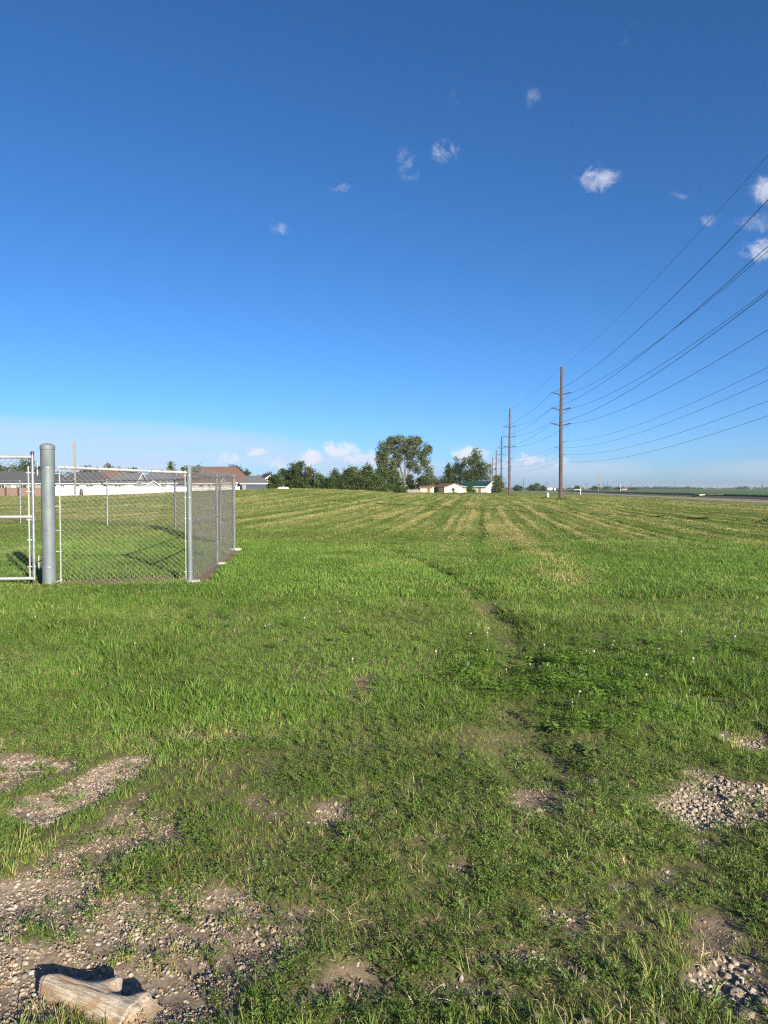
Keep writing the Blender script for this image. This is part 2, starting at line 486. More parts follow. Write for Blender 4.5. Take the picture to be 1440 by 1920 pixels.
M['steel_rail'] = surf('rusty rail steel', (.03, .022, .018), (.07, .045, .035), 3, .6, .4, .1)
M['tie'] = surf('creosoted sleeper', (.03, .025, .02), (.07, .055, .045), 4, .9, 0, .4)
M['tank'] = surf('white painted tank', (.74, .74, .73), (.8, .8, .79), 2, .35, 0, .02)
M['leaf_dark'] = leaf_mat('dark tree leaves', (.023, .040, .009), (.066, .098, .021))
M['leaf_mid'] = leaf_mat('green tree leaves', (.034, .058, .012), (.080, .116, .026))
M['leaf_cotton'] = leaf_mat('cottonwood leaves', (.052, .070, .022), (.150, .172, .072))
M['leaf_light'] = leaf_mat('light green leaves', (.045, .085, .016), (.095, .150, .034))
M['leaf_dead'] = leaf_mat('withered leaves', (.055, .055, .024), (.13, .10, .05))
M['grass'] = plant_mat('grass blades', (.086, .168, .026), (.178, .292, .050), (.41, .36, .145))
M['mown'] = plant_mat('mown grass', (.096, .160, .028), (.180, .262, .050), (.40, .36, .145))
M['weed'] = plant_mat('low weeds', (.074, .130, .026), (.155, .232, .050), (.27, .22, .10), .25, .6, .15)
M['clover'] = plant_mat('clover leaves', (.085, .165, .020), (.150, .250, .035), (.26, .26, .08), .3, .6, .15)
M['flower'] = surf('white clover bloom', (.30, .30, .23), (.46, .46, .38), 200, .8, 0, 0)
M['straw'] = plant_mat('dry grass', (.30, .25, .12), (.48, .40, .22), (.52, .44, .26), .2)
M['broadleaf'] = leaf_mat('broad weed leaves', (.075, .125, .030), (.155, .22, .060))
M['crop'] = surf('soybean rows', (.045, .10, .020), (.085, .16, .032), .35, .8, 0, .6, 3, bdist=.2)
M['metal_box'] = surf('pale green utility box', (.24, .29, .24), (.30, .345, .295), 3, .5, 0, .05)


def stone_mat():
    m, t = new_mat('mixed river gravel')
    ti = t.node('ShaderNodeAttribute', attribute_name='tint', attribute_type='INSTANCER').outputs['Fac']
    cr = t.node('ShaderNodeValToRGB', {0: ti}); r = cr.color_ramp; r.interpolation = 'CONSTANT'
    cols = [(0, (.42, .34, .25)), (.16, (.55, .47, .36)), (.30, (.34, .26, .20)), (.42, (.62, .55, .45)), (.54, (.24, .22, .20)),
            (.64, (.50, .36, .24)), (.72, (.40, .24, .17)), (.79, (.58, .50, .42)), (.88, (.20, .19, .185)), (.94, (.66, .62, .55))]
    while len(r.elements) < len(cols): r.elements.new(.5)
    for e, (p, c) in zip(r.elements, cols): e.position = p; e.color = c4(c)
    co = t.node('ShaderNodeTexCoord').outputs['Object']
    col = t.mix(t.m('ADD', t.m('MULTIPLY', t.noise(co, 3.0, 5, .7), .5), .30), cr.outputs[0], (.18, .137, .092, 1))
    b = t.node('ShaderNodeBump', {'Strength': .35, 'Distance': .1, 'Height': t.noise(co, 5, 4, .65)})
    p = t.node('ShaderNodeBsdfPrincipled', {'Base Color': col, 'Roughness': .82, 'Specular IOR Level': .3, 'Normal': b.outputs[0]})
    t.node('ShaderNodeOutputMaterial', {0: p.outputs[0]}); return m


def lime_mat():
    m, t = new_mat('crushed limestone')
    ti = t.node('ShaderNodeAttribute', attribute_name='tint', attribute_type='INSTANCER').outputs['Fac']
    co = t.node('ShaderNodeTexCoord').outputs['Object']
    col = t.mix(ti, (.30, .245, .175, 1), (.52, .45, .35, 1))
    col = t.mix(t.m('MULTIPLY', t.noise(co, 2.5, 5, .7), .6), col, (.28, .235, .18, 1))
    b = t.node('ShaderNodeBump', {'Strength': .4, 'Distance': .1, 'Height': t.noise(co, 6, 4, .65)})
    p = t.node('ShaderNodeBsdfPrincipled', {'Base Color': col, 'Roughness': .88, 'Specular IOR Level': .25, 'Normal': b.outputs[0]})
    t.node('ShaderNodeOutputMaterial', {0: p.outputs[0]}); return m


M['stone'] = stone_mat(); M['lime'] = lime_mat()


def ground_mat():
    m, t = new_mat('field ground')
    co = t.node('ShaderNodeTexCoord').outputs['Object']
    A = lambda n: t.node('ShaderNodeAttribute', attribute_name=n).outputs['Fac']
    bare, grav, dry, fld = A('bare'), A('gravel'), A('dry'), A('field')
    n_f = t.noise(co, 40, 6, .65); n_m = t.noise(co, 5, 5, .6); n_l = t.noise(co, .25, 4, .55)
    soil = t.mix(t.ss(n_f, .32, .70), (.112, .080, .047, 1), (.212, .156, .098, 1))
    soil = t.mix(t.ss(n_m, .38, .66, 0, .6), soil, (.20, .155, .11, 1))
    v = t.node('ShaderNodeTexVoronoi', {0: co, 'Scale': 70.0, 'Randomness': 1.0}, feature='F1')
    sc = t.node('ShaderNodeSeparateColor', {0: v.outputs['Color']}).outputs[0]
    peb = t.mix(sc, (.15, .115, .085, 1), (.30, .245, .185, 1))
    soil = t.mix(t.m('MULTIPLY', grav, t.ss(sc, .25, .4)), soil, peb)
    # thatch and turf between the blades
    turf = t.mix(t.ss(t.noise(co, 75, 5, .7), .36, .64), (.066, .068, .026, 1), (.150, .145, .060, 1))
    turf = t.mix(t.ss(n_m, .45, .75, 0, .5), turf, (.15, .125, .06, 1))
    mown = t.mix(t.ss(n_m, .3, .7), (.085, .130, .030, 1), (.145, .195, .048, 1))
    straw = t.mix(t.ss(n_f, .3, .7), (.26, .22, .10, 1), (.40, .34, .17, 1))
    mown = t.mix(t.m('MULTIPLY', dry, .8), mown, straw)
    mown = t.mix(t.ss(n_l, .45, .75, 0, .35), mown, (.13, .12, .05, 1))
    g = t.mix(fld, turf, mown)
    col = t.mix(t.ss(bare, .12, .5), g, soil)
    h = t.m('ADD', t.m('MULTIPLY', n_f, .004), t.m('MULTIPLY', t.noise(co, 130, 3, .6), .002))
    b = t.node('ShaderNodeBump', {'Strength': .6, 'Distance': 1.0, 'Height': h})
    p = t.node('ShaderNodeBsdfPrincipled', {'Base Color': col, 'Roughness': .95, 'Specular IOR Level': .15, 'Normal': b.outputs[0]})
    t.node('ShaderNodeOutputMaterial', {0: p.outputs[0]}); return m


# ------------------------------------------------------------------ the ground sheet
def axis(stops):
    """[(start, spacing at start)] -> growing list of coordinates"""
    out = [stops[0][0]]
    for (a, sa), (b, sb) in zip(stops[:-1], stops[1:]):
        x = a
        while x < b - 1e-6:
            f = (x - a) / (b - a); st = sa * (sb / sa) ** f
            x = min(b, x + st)
            if b - x < .4 * st: x = b
            out.append(x)
    return np.array(out)


yy = np.concatenate([-axis([(0.0, .6), (40, 4), (600, 200)])[::-1][:-1], axis([(0, .07), (7, .07), (30, .22), (120, .9), (320, 4), (1200, 60), (9000, 900)])])
xp = axis([(0, .07), (3.6, .07), (14, .22), (60, .55), (130, 2.2), (600, 40), (6000, 900)])
xx = np.concatenate([-xp[::-1][:-1], xp])
GX, GY = np.meshgrid(xx, yy)
GZ = terrain(GX, GY)
nx, ny = len(xx), len(yy)
gv = np.stack([GX, GY, GZ], -1).reshape(-1, 3)
ii = (np.arange(ny - 1)[:, None] * nx + np.arange(nx - 1)[None, :]).reshape(-1)
gf = np.stack([ii, ii + 1, ii + 1 + nx, ii + nx], -1)
gm = bpy.data.meshes.new('ground')
gm.vertices.add(len(gv)); gm.vertices.foreach_set('co', gv.astype(np.float32).ravel())
gm.loops.add(gf.size); gm.loops.foreach_set('vertex_index', gf.astype(np.int32).ravel())
gm.polygons.add(len(gf)); gm.polygons.foreach_set('loop_start', (np.arange(len(gf)) * 4).astype(np.int32))
gm.update(calc_edges=True)
gm.polygons.foreach_set('use_smooth', np.ones(len(gf), bool))
bm_, gr_ = bare_mask(GX, GY); dr_, fl_ = dryness(GX, GY)
for nm, arr in (('bare', bm_), ('gravel', gr_), ('dry', dr_), ('field', fl_)):
    at = gm.attributes.new(nm, 'FLOAT', 'POINT'); at.data.foreach_set('value', arr.reshape(-1).astype(np.float32))
gm.materials.append(ground_mat())
tag(link('ground', gm), 'green mown field and patchy gravel verge running out to the flat horizon', 'field', kind='structure')


def gz(x, y, micro=False):
    return float(terrain(np.array([x]), np.array([y]), micro)[0])


# ------------------------------------------------------------------ road, railway, crop field
def strip(name, f_x, y0, y1, wid, dz, mat, n=80, crown=0.0):
    """a sheet along x = f_x(y)"""
    mb = MB(); ys = np.linspace(0, 1, n) ** 1.7 * (y1 - y0) + y0
    k = 5
    for i, y in enumerate(ys):
        for j in range(k):
            t = j / (k - 1) - .5; x = f_x(y) + t * wid
            mb.v.append((x, y, gz(x, y) + dz + crown * (1 - 4 * t * t)))
    for i in range(n - 1):
        for j in range(k - 1):
            a = i * k + j; mb.f.append((a, a + 1, a + k + 1, a + k))
    return mb.build(name, mat)


road_x = lambda y: 28.6 + .155 * y + .9 * math.sin(y / 60)
rail_x = lambda y: 38.6 + .155 * y
tag(strip('gravel_road', road_x, -60, 1500, 3.1, .03, M['gravel_road'], 140, .05), 'pale gravel road crossing behind the mown field', 'road', kind='structure')
rt = thing('railway_track', 'dark railway track on a low ballast bank beyond the gravel road', 'railway', (0, 0, 0))
mb = MB(); ys = np.linspace(0, 1, 120) ** 1.8 * 2060 - 60
for y in ys:
    for t, h in ((-3.4, -.25), (-2.0, .22), (0, .26), (2.0, .22), (3.4, -.25)):
        x = rail_x(y) + t; mb.v.append((x, y, gz(x, y) + h + (.03 * math.sin(y * 3.1 + t))))
for i in range(len(ys) - 1):
    for j in range(4):
        a = i * 5 + j; mb.f.append((a, a + 1, a + 6, a + 5))
mb.build('ballast', M['ballast'], rt)
for s_ in (-.72, .72):
    mb = MB(); n = len(ys)
    for y in ys:
        x = rail_x(y) + s_; z = gz(rail_x(y), y) + .33
        mb.v += [(x - .05, y, z), (x + .05, y, z), (x + .05, y, z + .17), (x - .05, y, z + .17)]
    for i in range(n - 1):
        for j in range(4):
            a = i * 4 + j; b = i * 4 + (j + 1) % 4; mb.f.append((a, b, b + 4, a + 4))
    mb.build('rail', M['steel_rail'], rt)
mb = MB()
for i in range(560):
    y = 40 + i * .55; x = rail_x(y); z = gz(x, y) + .24
    mb.box(x - 1.3, x + 1.3, y - .12, y + .12, z, z + .1)
tag(mb.build('sleepers', M['tie'], rt), kind='stuff')

# crop: rows of leafy ridges as one carpet
cy_ = np.concatenate([np.linspace(20, 260, 170), np.geomspace(262, 6000, 60)])
cu = np.concatenate([np.linspace(0, 90, 150), np.geomspace(91, 4000, 40)])
CU, CYm = np.meshgrid(cu, cy_)
CXm = 44.5 + .155 * CYm + CU
CZ = terrain(CXm, CYm, False) + (.35 + .34 * fbm(CU / .8, CYm / 1.4, 3, 7)) * sst(CU, 0, 1.2) - .05
mb = MB(); mb.v = [tuple(p) for p in np.stack([CXm, CYm, CZ], -1).reshape(-1, 3)]
k = len(cu)
mb.f = [(i * k + j, i * k + j + 1, (i + 1) * k + j + 1, (i + 1) * k + j) for i in range(len(cy_) - 1) for j in range(k - 1)]
tag(mb.build('crop_field', M['crop'], None, True), 'low green crop field stretching to the horizon beyond the railway', 'crops', kind='stuff')

# ------------------------------------------------------------------ chain-link fence and gate
def V2(p, z):
    return Vector((float(p[0]), float(p[1]), z))


def fabric(a, b, z0, z1, name, parent, loc, wire=.0020, w_=.0405, hz=.038, barb=True, seed=1, mat='wire'):
    """woven zigzag wires from plan point a to b; real geometry, one part"""
    rnd = np.random.RandomState(seed)
    a = np.array(a, float); b = np.array(b, float); L = np.hypot(*(b - a)); d = (b - a) / L; nrm = np.array([d[1], -d[0]])
    n = int(L / w_); nk = int((z1 - z0) / hz)
    V = []; Fc = []
    base = 0
    z_of = lambda f: z0 + gz(*(a + d * f * L), True)
    for i in range(n):
        u = (i + .5) * w_; zb = z_of(u / L)
        k = np.arange(nk + 1)
        us = u + np.where((k + i) % 2 == 0, 1, -1) * w_ * .5
        zs = zb + (z1 - z0 + z0 - z0) * k / nk + rnd.normal(0, .0015, nk + 1)
        off = np.where(k % 2 == 0, .003, -.003) + .012 * np.sin(u * 1.7 + k * .25 + seed) * (k / nk) * (1 - k / nk)
        if barb and (i % 2 == 0):
            zt = zs[-1] + .045; us = np.append(us, us[-1] - .022); zs = np.append(zs, zt); off = np.append(off, .012)
        if i % 2 == 0:
            us = np.insert(us, 0, us[0] + rnd.normal(0, .01)); zs = np.insert(zs, 0, zs[0] - .03); off = np.insert(off, 0, .006)
        m = len(us)
        us = np.clip(us, 0, L)
        cxy = a[None] + d[None] * us[:, None] + nrm[None] * off[:, None]
        # triangular section, in the plane across the wire's mean direction (vertical)
        for q in range(3):
            an = 2 * math.pi * q / 3
            wr = np.full(m, wire * 1.15)
            if barb and i % 2 == 0: wr[-1] = wr[-2] = .0034
            ox = d * math.cos(an) + nrm * math.sin(an)
            V.append(np.column_stack([cxy[:, 0] + ox[0] * wr - loc[0], cxy[:, 1] + ox[1] * wr - loc[1], zs - loc[2]]))
        idx = np.arange(m - 1)
        for q in range(3):
            q2 = (q + 1) % 3
            Fc.append(np.column_stack([base + q * m + idx, base + q2 * m + idx, base + q2 * m + idx + 1, base + q * m + idx + 1]))
        base += 3 * m
    me = bpy.data.meshes.new(name)
    V = np.concatenate(V); Fc = np.concatenate(Fc)
    me.from_pydata(V.tolist(), [], Fc.tolist()); me.materials.append(M[mat])
    return tag(link(name, me, parent), kind='stuff')


def post(name, p, r, z1, parent, loc, mat, cap='dome', z0=-.1, sides=16, lean=(0, 0)):
    g = gz(p[0], p[1], True); c = (p[0] - loc[0], p[1] - loc[1], g - loc[2])
    prof = [(r, z0), (r, z1)]
    o = smooth_by_angle(MB().lathe(prof, c, sides).build(name, mat, parent))
    if cap:
        cp = [(r * 1.10, z1 - r * .5), (r * 1.12, z1 + r * .15), (r * .95, z1 + r * .42), (r * .55, z1 + r * .60), (.002, z1 + r * .66)]
        smooth_by_angle(MB().lathe(cp, c, sides).build('post_cap', mat, o), 50)
    return o


def ring(name, p, r, z, parent, loc, mat, h=.022, t=.004):
    g = gz(p[0], p[1], True); c = (p[0] - loc[0], p[1] - loc[1], g - loc[2])
    return smooth_by_angle(MB().lathe([(r, z - h / 2), (r + t, z - h / 2 + .002), (r + t, z + h / 2 - .002), (r, z + h / 2)], c, 16).build(name, mat, parent))


def bar(name, a, b, r, parent, loc, mat, sides=10, taper=None):
    a = Vector(a) - Vector(loc); b = Vector(b) - Vector(loc)
    return smooth_by_angle(MB().tube([a, b], r, sides).build(name, mat, parent))


G_GP = gz(*P_GATEPOST, True); G_C = gz(*P_CORNER, True); G_M = gz(*P_MID, True); G_E = gz(*P_END, True)
# heavy hinge post
gp = thing('gate_post', 'thick grey steel gate post with a domed cap between the gate and the fence', 'post', (P_GATEPOST[0], P_GATEPOST[1], G_GP))
L0 = gp.location.copy()
smooth_by_angle(MB().lathe([(.097, -.3), (.097, 2.08)], (0, 0, 0), 40).build('shaft', M['galv_post'], gp))
smooth_by_angle(MB().lathe([(.099, 2.045), (.106, 2.05), (.106, 2.09), (.103, 2.102), (.09, 2.120), (.055, 2.136), (.003, 2.143)], (0, 0, 0), 40).build('post_cap', M['galv_post'], gp), 50)
smooth_by_angle(MB().lathe([(.097, 1.795), (.1005, 1.80), (.1005, 2.045), (.097, 2.046)], (0, 0, 0), 40).build('collar', M['galv_post'], gp))
for z, wd_ in ((1.78, .03), (1.55, .012), (1.20, .012), (.84, .012), (.52, .012), (.30, .03), (.10, .012)):
    ring('band', P_GATEPOST, .097, z, gp, L0, M['galv_dark'] if wd_ > .02 else M['galv_post'], wd_, .006 if wd_ > .02 else .0035)
dirf = (P_CORNER - P_GATEPOST); dirf = dirf / np.hypot(*dirf)
P_TB = P_GATEPOST + dirf * .165
# fence: front panel, corner, side run
fc = thing('chain_link_fence', 'galvanised chain link fence panel and side run meeting at the corner post', 'fence', (P_CORNER[0], P_CORNER[1], G_C))
LF = fc.location.copy()
cpost = post('post', P_CORNER, .040, 1.79, fc, LF, M['galv_post'])
MB().box(-.06, .13, -.085, .085, -.15, .055).build('footing', M['concrete'], fc)
for z in (1.66, 1.33, 1.00, .66, .19):
    ring('band', P_CORNER, .040, z, fc, LF, M['galv'])
    p = P_CORNER - dirf * .055
    bar('band_bolt', V2(P_CORNER, G_C + z), V2(P_CORNER - dirf * .085, G_C + z), .007, fc, LF, M['rail'], 6)
bar('tension_bar', V2(P_CORNER - dirf * .062, G_C + .03), V2(P_CORNER - dirf * .062, G_C + 1.74), .0075, fc, LF, M['rail'], 6)
bar('tension_bar', V2(P_TB, G_GP + .02), V2(P_TB, G_GP + 1.80), .0105, fc, LF, M['rail'], 6)
for z in (1.69, 1.20, .84, .52, .11):
    bar('band_bolt', V2(P_GATEPOST + dirf * .10, G_GP + z - (.05 if z < .2 else 0)), V2(P_TB + dirf * .02, G_GP + z), .008, fc, LF, M['rail'], 6)
bar('top_rail', V2(P_TB - dirf * .01, G_GP + 1.785), V2(P_CORNER - dirf * .03, G_C + 1.705), .0235, fc, LF, M['rail'], 12)
for i in range(12):
    f = (i + .5) / 12; p = P_TB * (1 - f) + P_CORNER * f; z = (G_GP + 1.785) * (1 - f) + (G_C + 1.705) * f
    v = Vector((dirf[0], dirf[1], 0)); c = V2(p, z) - Vector(LF)
    smooth_by_angle(MB().tube([c - v * .003, c + v * .003], .0265, 10).build('tie_wire', M['galv_dark'], fc))
fabric(P_TB, P_CORNER - dirf * .062, .0, 1.765, 'chain_link_mesh', fc, LF, seed=2)
dirs = (P_END - P_CORNER); dirs = dirs / np.hypot(*dirs)
post('post', P_MID, .030, 1.74, fc, LF, M['galv_dark'])
post('post', P_END, .036, 1.78, fc, LF, M['galv'])
ep = V2(P_END, G_E) - Vector(LF)
MB().box(ep.x - .10, ep.x + .16, ep.y - .1, ep.y + .1, ep.z - .15, ep.z + .045).build('footing', M['concrete'], fc)
mp_ = V2(P_MID, G_M) - Vector(LF)
MB().box(mp_.x + .02, mp_.x + .22, mp_.y - .09, mp_.y + .09, mp_.z - .15, mp_.z + .025).build('footing', M['concrete'], fc)
bar('top_rail', V2(P_CORNER, G_C + 1.70), V2(P_MID, G_M + 1.70), .021, fc, LF, M['galv'], 10)
bar('top_rail', V2(P_MID, G_M + 1.70), V2(P_END, G_E + 1.72), .021, fc, LF, M['galv'], 10)
bar('brace_rail', V2(P_CORNER, G_C + .93), V2(P_MID, G_M + .93), .021, fc, LF, M['galv'], 10)
bar('tension_bar', V2(P_END - dirs * .06, G_E + .03), V2(P_END - dirs * .06, G_E + 1.72), .008, fc, LF, M['rail'], 6)
for z in (1.6, 1.2, .8, .4):
    ring('band', P_END, .036, z, fc, LF, M['galv'])
nside = np.array([dirs[1], -dirs[0]]) * .034
fabric(P_CORNER + nside, P_MID + nside, .0, 1.77, 'chain_link_mesh', fc, LF, seed=3, wire=.0019, mat='wire_dark')
fabric(P_MID + nside, P_END + nside, .0, 1.78, 'chain_link_mesh', fc, LF, seed=4, wire=.0019, mat='wire_dark')

# swing gate: its left part runs out of the frame
gt = thing('chain_link_gate', 'tall chain link swing gate with a pale tubular frame hung on the thick post', 'gate', (P_GATEPOST[0], P_GATEPOST[1], G_GP))
LG = gt.location.copy()
gd = -dirf; GH = P_GATEPOST + gd * .215; GE = P_GATEPOST + gd * 3.3
gg = G_GP
up = smooth_by_angle(MB().tube([V2(GH, gg + .10) - Vector(LG), V2(GH, gg + 2.0) - Vector(LG)], .024, 14).build('frame_upright', M['galv'], gt))
smooth_by_angle(MB().lathe([(.027, -.03), (.027, .005), (.018, .018), (.002, .022)], tuple(V2(GH, gg + 2.0) - Vector(LG)), 14).build('frame_cap', M['dark_iron'], gt))
smooth_by_angle(MB().tube([V2(GE, gg + .10) - Vector(LG), V2(GE, gg + 2.0) - Vector(LG)], .024, 14).build('frame_upright', M['galv'], gt))
for nm, z in (('top_rail', 1.935), ('middle_rail', 1.045), ('bottom_rail', .125)):
    bar(nm, V2(GH, gg + z), V2(GE, gg + z), .0235, gt, LG, M['rail'], 12)
tbp = GH + gd * .06
bar('tension_bar', V2(tbp, gg + .10), V2(tbp, gg + 1.80), .0115, gt, LG, M['rail'], 6)
for z in (1.70, 1.42, 1.00, .70, .30):
    bar('tension_band', V2(GH + gd * .09, gg + z), V2(GH - gd * .028, gg + z), .012, gt, LG, M['rail'], 6)
fabric(tbp, GE, .12, 1.86, 'chain_link_mesh', gt, LG, seed=5, barb=True)
for z in (1.72, .33):
    h_ = MB()
    c0 = V2(GH, gg + z) - Vector(LG); c1 = V2(P_GATEPOST + gd * .10, gg + z + .03) - Vector(LG)
    h_.tube([c0, c0.lerp(c1, .62)], .013, 8); h_.tube([c0.lerp(c1, .55) + Vector((0, 0, .03)), c1 + Vector((0, 0, .03))], .012, 8)
    hg = smooth_by_angle(h_.build('hinge', M['dark_iron'], gt))
    m_ = c0.lerp(c1, .6)
    smooth_by_angle(MB().tube([m_ + Vector((0, 0, -.075)), m_ + Vector((0, 0, .12))], .0075, 8).build('hinge_pin', M['rail'], hg))
    smooth_by_angle(MB().tube([m_ + Vector((0, 0, -.055)), m_ + Vector((0, 0, .0))], .0165, 8).build('hinge_sleeve', M['galv'], hg))

# far side of the enclosure
fb = thing('chain_link_fence', 'farther chain link fence with slim posts closing the back of the enclosure', 'fence', (P_BACK[1][0], P_BACK[1][1], gz(*P_BACK[1], True)))
LB = fb.location.copy()
pts = [P_END] + P_BACK
for i, p in enumerate(P_BACK):
    post('post', p, .030, 1.78, fb, LB, M['galv_dark'] if i in (0, 1) else M['galv'])
for i in range(len(pts) - 1):
    a, b = pts[i], pts[i + 1]
    bar('top_rail', V2(a, gz(*a, True) + 1.75), V2(b, gz(*b, True) + 1.75), .021, fb, LB, M['galv'], 8)
    fabric(a, b, .0, 1.77, 'chain_link_mesh', fb, LB, seed=10 + i, barb=False, w_=.0405, wire=.0019, mat='wire_dark')

# a low fence much farther back, by the houses
f3 = thing('chain_link_fence', 'small dim chain link fence far off in front of the white fence', 'fence', (px_x(250, 92), 92, 0))
LL = f3.location.copy()
pp = [np.array([px_x(102, 92), 92.]), np.array([px_x(166, 90), 90.]), np.array([px_x(241, 88), 88.]), np.array([px_x(302, 88), 88.]), np.array([px_x(314, 98), 98.])]
for p in pp:
    post('post', p, .035, 1.75, f3, LL, M['galv'], None, sides=8)
for a, b in zip(pp[:-1], pp[1:]):
    bar('top_rail', V2(a, gz(*a) + 1.72), V2(b, gz(*b) + 1.72), .025, f3, LL, M['galv_dark'], 6)
    bar('bottom_wire', V2(a, gz(*a) + .1), V2(b, gz(*b) + .1), .012, f3, LL, M['galv_dark'], 6)
    fabric(a, b, .05, 1.72, 'chain_link_mesh', f3, LL, seed=31, barb=False, w_=.12, hz=.115, wire=.003)

# ------------------------------------------------------------------ power line
POLES = [(17.35, 29.9, 16.9, 'pole'), (22.6, 91.0, 16.9, 'pole'), (24.5, 139.0, 17.0, 'pole_dark'), (35.3, 214.0, 17.0, 'pole'), (45.4, 288.0, 17.0, 'pole'),
         (53.5, 351.0, 17.0, 'pole_dark'), (61.0, 407.0, 17.0, 'pole_dark'), (73.1, 494.0, 17.0, 'pole_dark'), (82.0, 562.0, 17.0, 'pole_dark')]
PNAME = ['tall brown transmission pole standing just past the right edge of the view',
         'tall reddish transmission pole with six short arms, nearest of the row in the field',
         'dark transmission pole standing just beyond the big reddish one, right of the shed',
         'brown transmission pole rising behind the shrub beside the green roofed shed',
         'third transmission pole behind the green roofed shed, thin and reddish',
         'fourth thin transmission pole behind the green roofed shed',
         'fifth thin dark transmission pole in the row behind the shed',
         'sixth very thin transmission pole in the row behind the shed',
         'last faint transmission pole of the row, by the dark trees']
ARM_Z = (13.7, 11.75, 9.78); LOW_Z = (7.45, 6.65, 5.85, 5.0)
LOW_X = (.62, .2, .62, .2)
attach = []
for i, (x, y, h, mk) in enumerate(POLES):
    g = gz(x, y)
    t = thing('transmission_pole', PNAME[i], 'utility pole', (x, y, g), 0, 'transmission poles along the field')
    sd = 16 if i < 3 else 8
    k = 8; lean = .03 * (i % 3 - 1)
    smooth_by_angle(MB().tube([(lean * (j / k) * 4 * 0 + .02 * math.sin(j), 0, -.5 + (h + .5) * j / k) for j in range(k + 1)], [.26 - .10 * j / k for j in range(k + 1)], sd).build('shaft', M[mk], t))
    smooth_by_angle(MB().lathe([(.17, -.03), (.165, .02), (.03, .07)], (.02 * math.sin(8), 0, h), 8).build('pole_top', M['galv_dark'], t))
    for z in ARM_Z:
        for s_ in (-1, 1):
            mb = MB(); x0, x1 = s_ * .17, s_ * 1.22
            mb.tube([(x0, 0, z - .28), (x1, 0, z)], [.055, .04], 8)
            if i < 4:
                for q in range(9):
                    f = .22 + .08 * q; c = Vector((x0 + (x1 - x0) * f, 0, z - .28 + .28 * f)); dv = Vector((x1 - x0, 0, .28)).normalized()
                    mb.tube([c - dv * .012, c + dv * .012], .082, 10)
            a = smooth_by_angle(mb.build('insulator_arm', M['arm'], t))
            if i < 3:
                MB().box(x1 - .05, x1 + .05, -.12, .12, z - .08, z + .06).build('clamp', M['dark_iron'], a)
                MB().box(s_ * .15 - .05, s_ * .15 + .05, -.1, .1, z - .5, z - .12).build('mounting_plate', M['dark_iron'], a)
    for z, lx in zip(LOW_Z, LOW_X):
        smooth_by_angle(MB().tube([(.12, 0, z - .1), (lx, 0, z)], [.04, .035], 6).build('bracket', M['arm'], t))
    if i in (1, 2):
        bar('bracket', (x - .16, y, g + 6.6), (x - .75, y, g + 6.72), .035, t, (x, y, g), M['arm'], 6)
    smooth_by_angle(MB().tube([(-.15, -.2, 0), (-.12, -.16, h - .2)], .015, 5).build('ground_wire', M['galv_dark'], t))
    # tuft ring of unmown grass is scattered later
    attach.append((x, y, g, h))
WIRES = [('thin shield wire strung between the tops of the poles', lambda h: (0.05, h + .05), .010, .7, .020)]
for z, nm in zip(ARM_Z, ('upper', 'middle', 'lower')):
    WIRES.append(('heavy %s conductor on the field side of the pole arms' % nm, lambda h, z=z: (-1.22, z - .08), .0165, 1.0, .027))
    WIRES.append(('heavy %s conductor on the road side of the pole arms' % nm, lambda h, z=z: (1.22, z - .08), .015, 1.0, .026))
for z, lx, nm in zip(LOW_Z, LOW_X, ('topmost', 'second', 'third', 'lowest')):
    WIRES.append(('thin %s wire of the four strung below the pole arms' % nm, lambda h, z=z, lx=lx: (lx, z + .02), .0095, .85, .017))
for nm, fn, r, sag, r2 in WIRES:
    path = []; rad = []
    for i in range(len(attach) - 1):
        (x, y, g, h), (x2, y2, g2, h2) = attach[i], attach[i + 1]
        ox, z = fn(h); ox2, zz = fn(h2)
        L = math.hypot(x2 - x, y2 - y); n = 26 if i < 3 else 8
        for q in range(n + (1 if i == len(attach) - 2 else 0)):
            f = q / n
            path.append((x + ox + (x2 + ox2 - x - ox) * f, y + (y2 - y) * f, (g + z) * (1 - f) + (g2 + zz) * f - 4 * f * (1 - f) * sag * (L / 58.) ** 2 * 1.0))
            rad.append(r)
    x0, y0, z0 = path[0]
    mb = MB().tube([(p[0] - x0, p[1] - y0, p[2] - z0) for p in path], rad, 5)
    o = mb.build('overhead_wire', M['cable'], None, True); o.location = (x0, y0, z0)
    tag(o, nm, 'wire', 'wires of the transmission line')
# cable box beside the pole
x, y = px_x(1027, 98), 98.0
t = thing('utility_pedestal', 'small pale green utility pedestal beside the big reddish pole', 'utility box', (x, y, gz(x, y)))
MB().box(-.14, .14, -.14, .14, -.1, .78).build('body', M['metal_box'], t)
MB().prism([(-.17, -.17, .78), (.17, -.17, .78), (.17, -.17, .86), (0, -.17, .92), (-.17, -.17, .86)], (0, .34, 0)).build('lid', M['metal_box'], t)

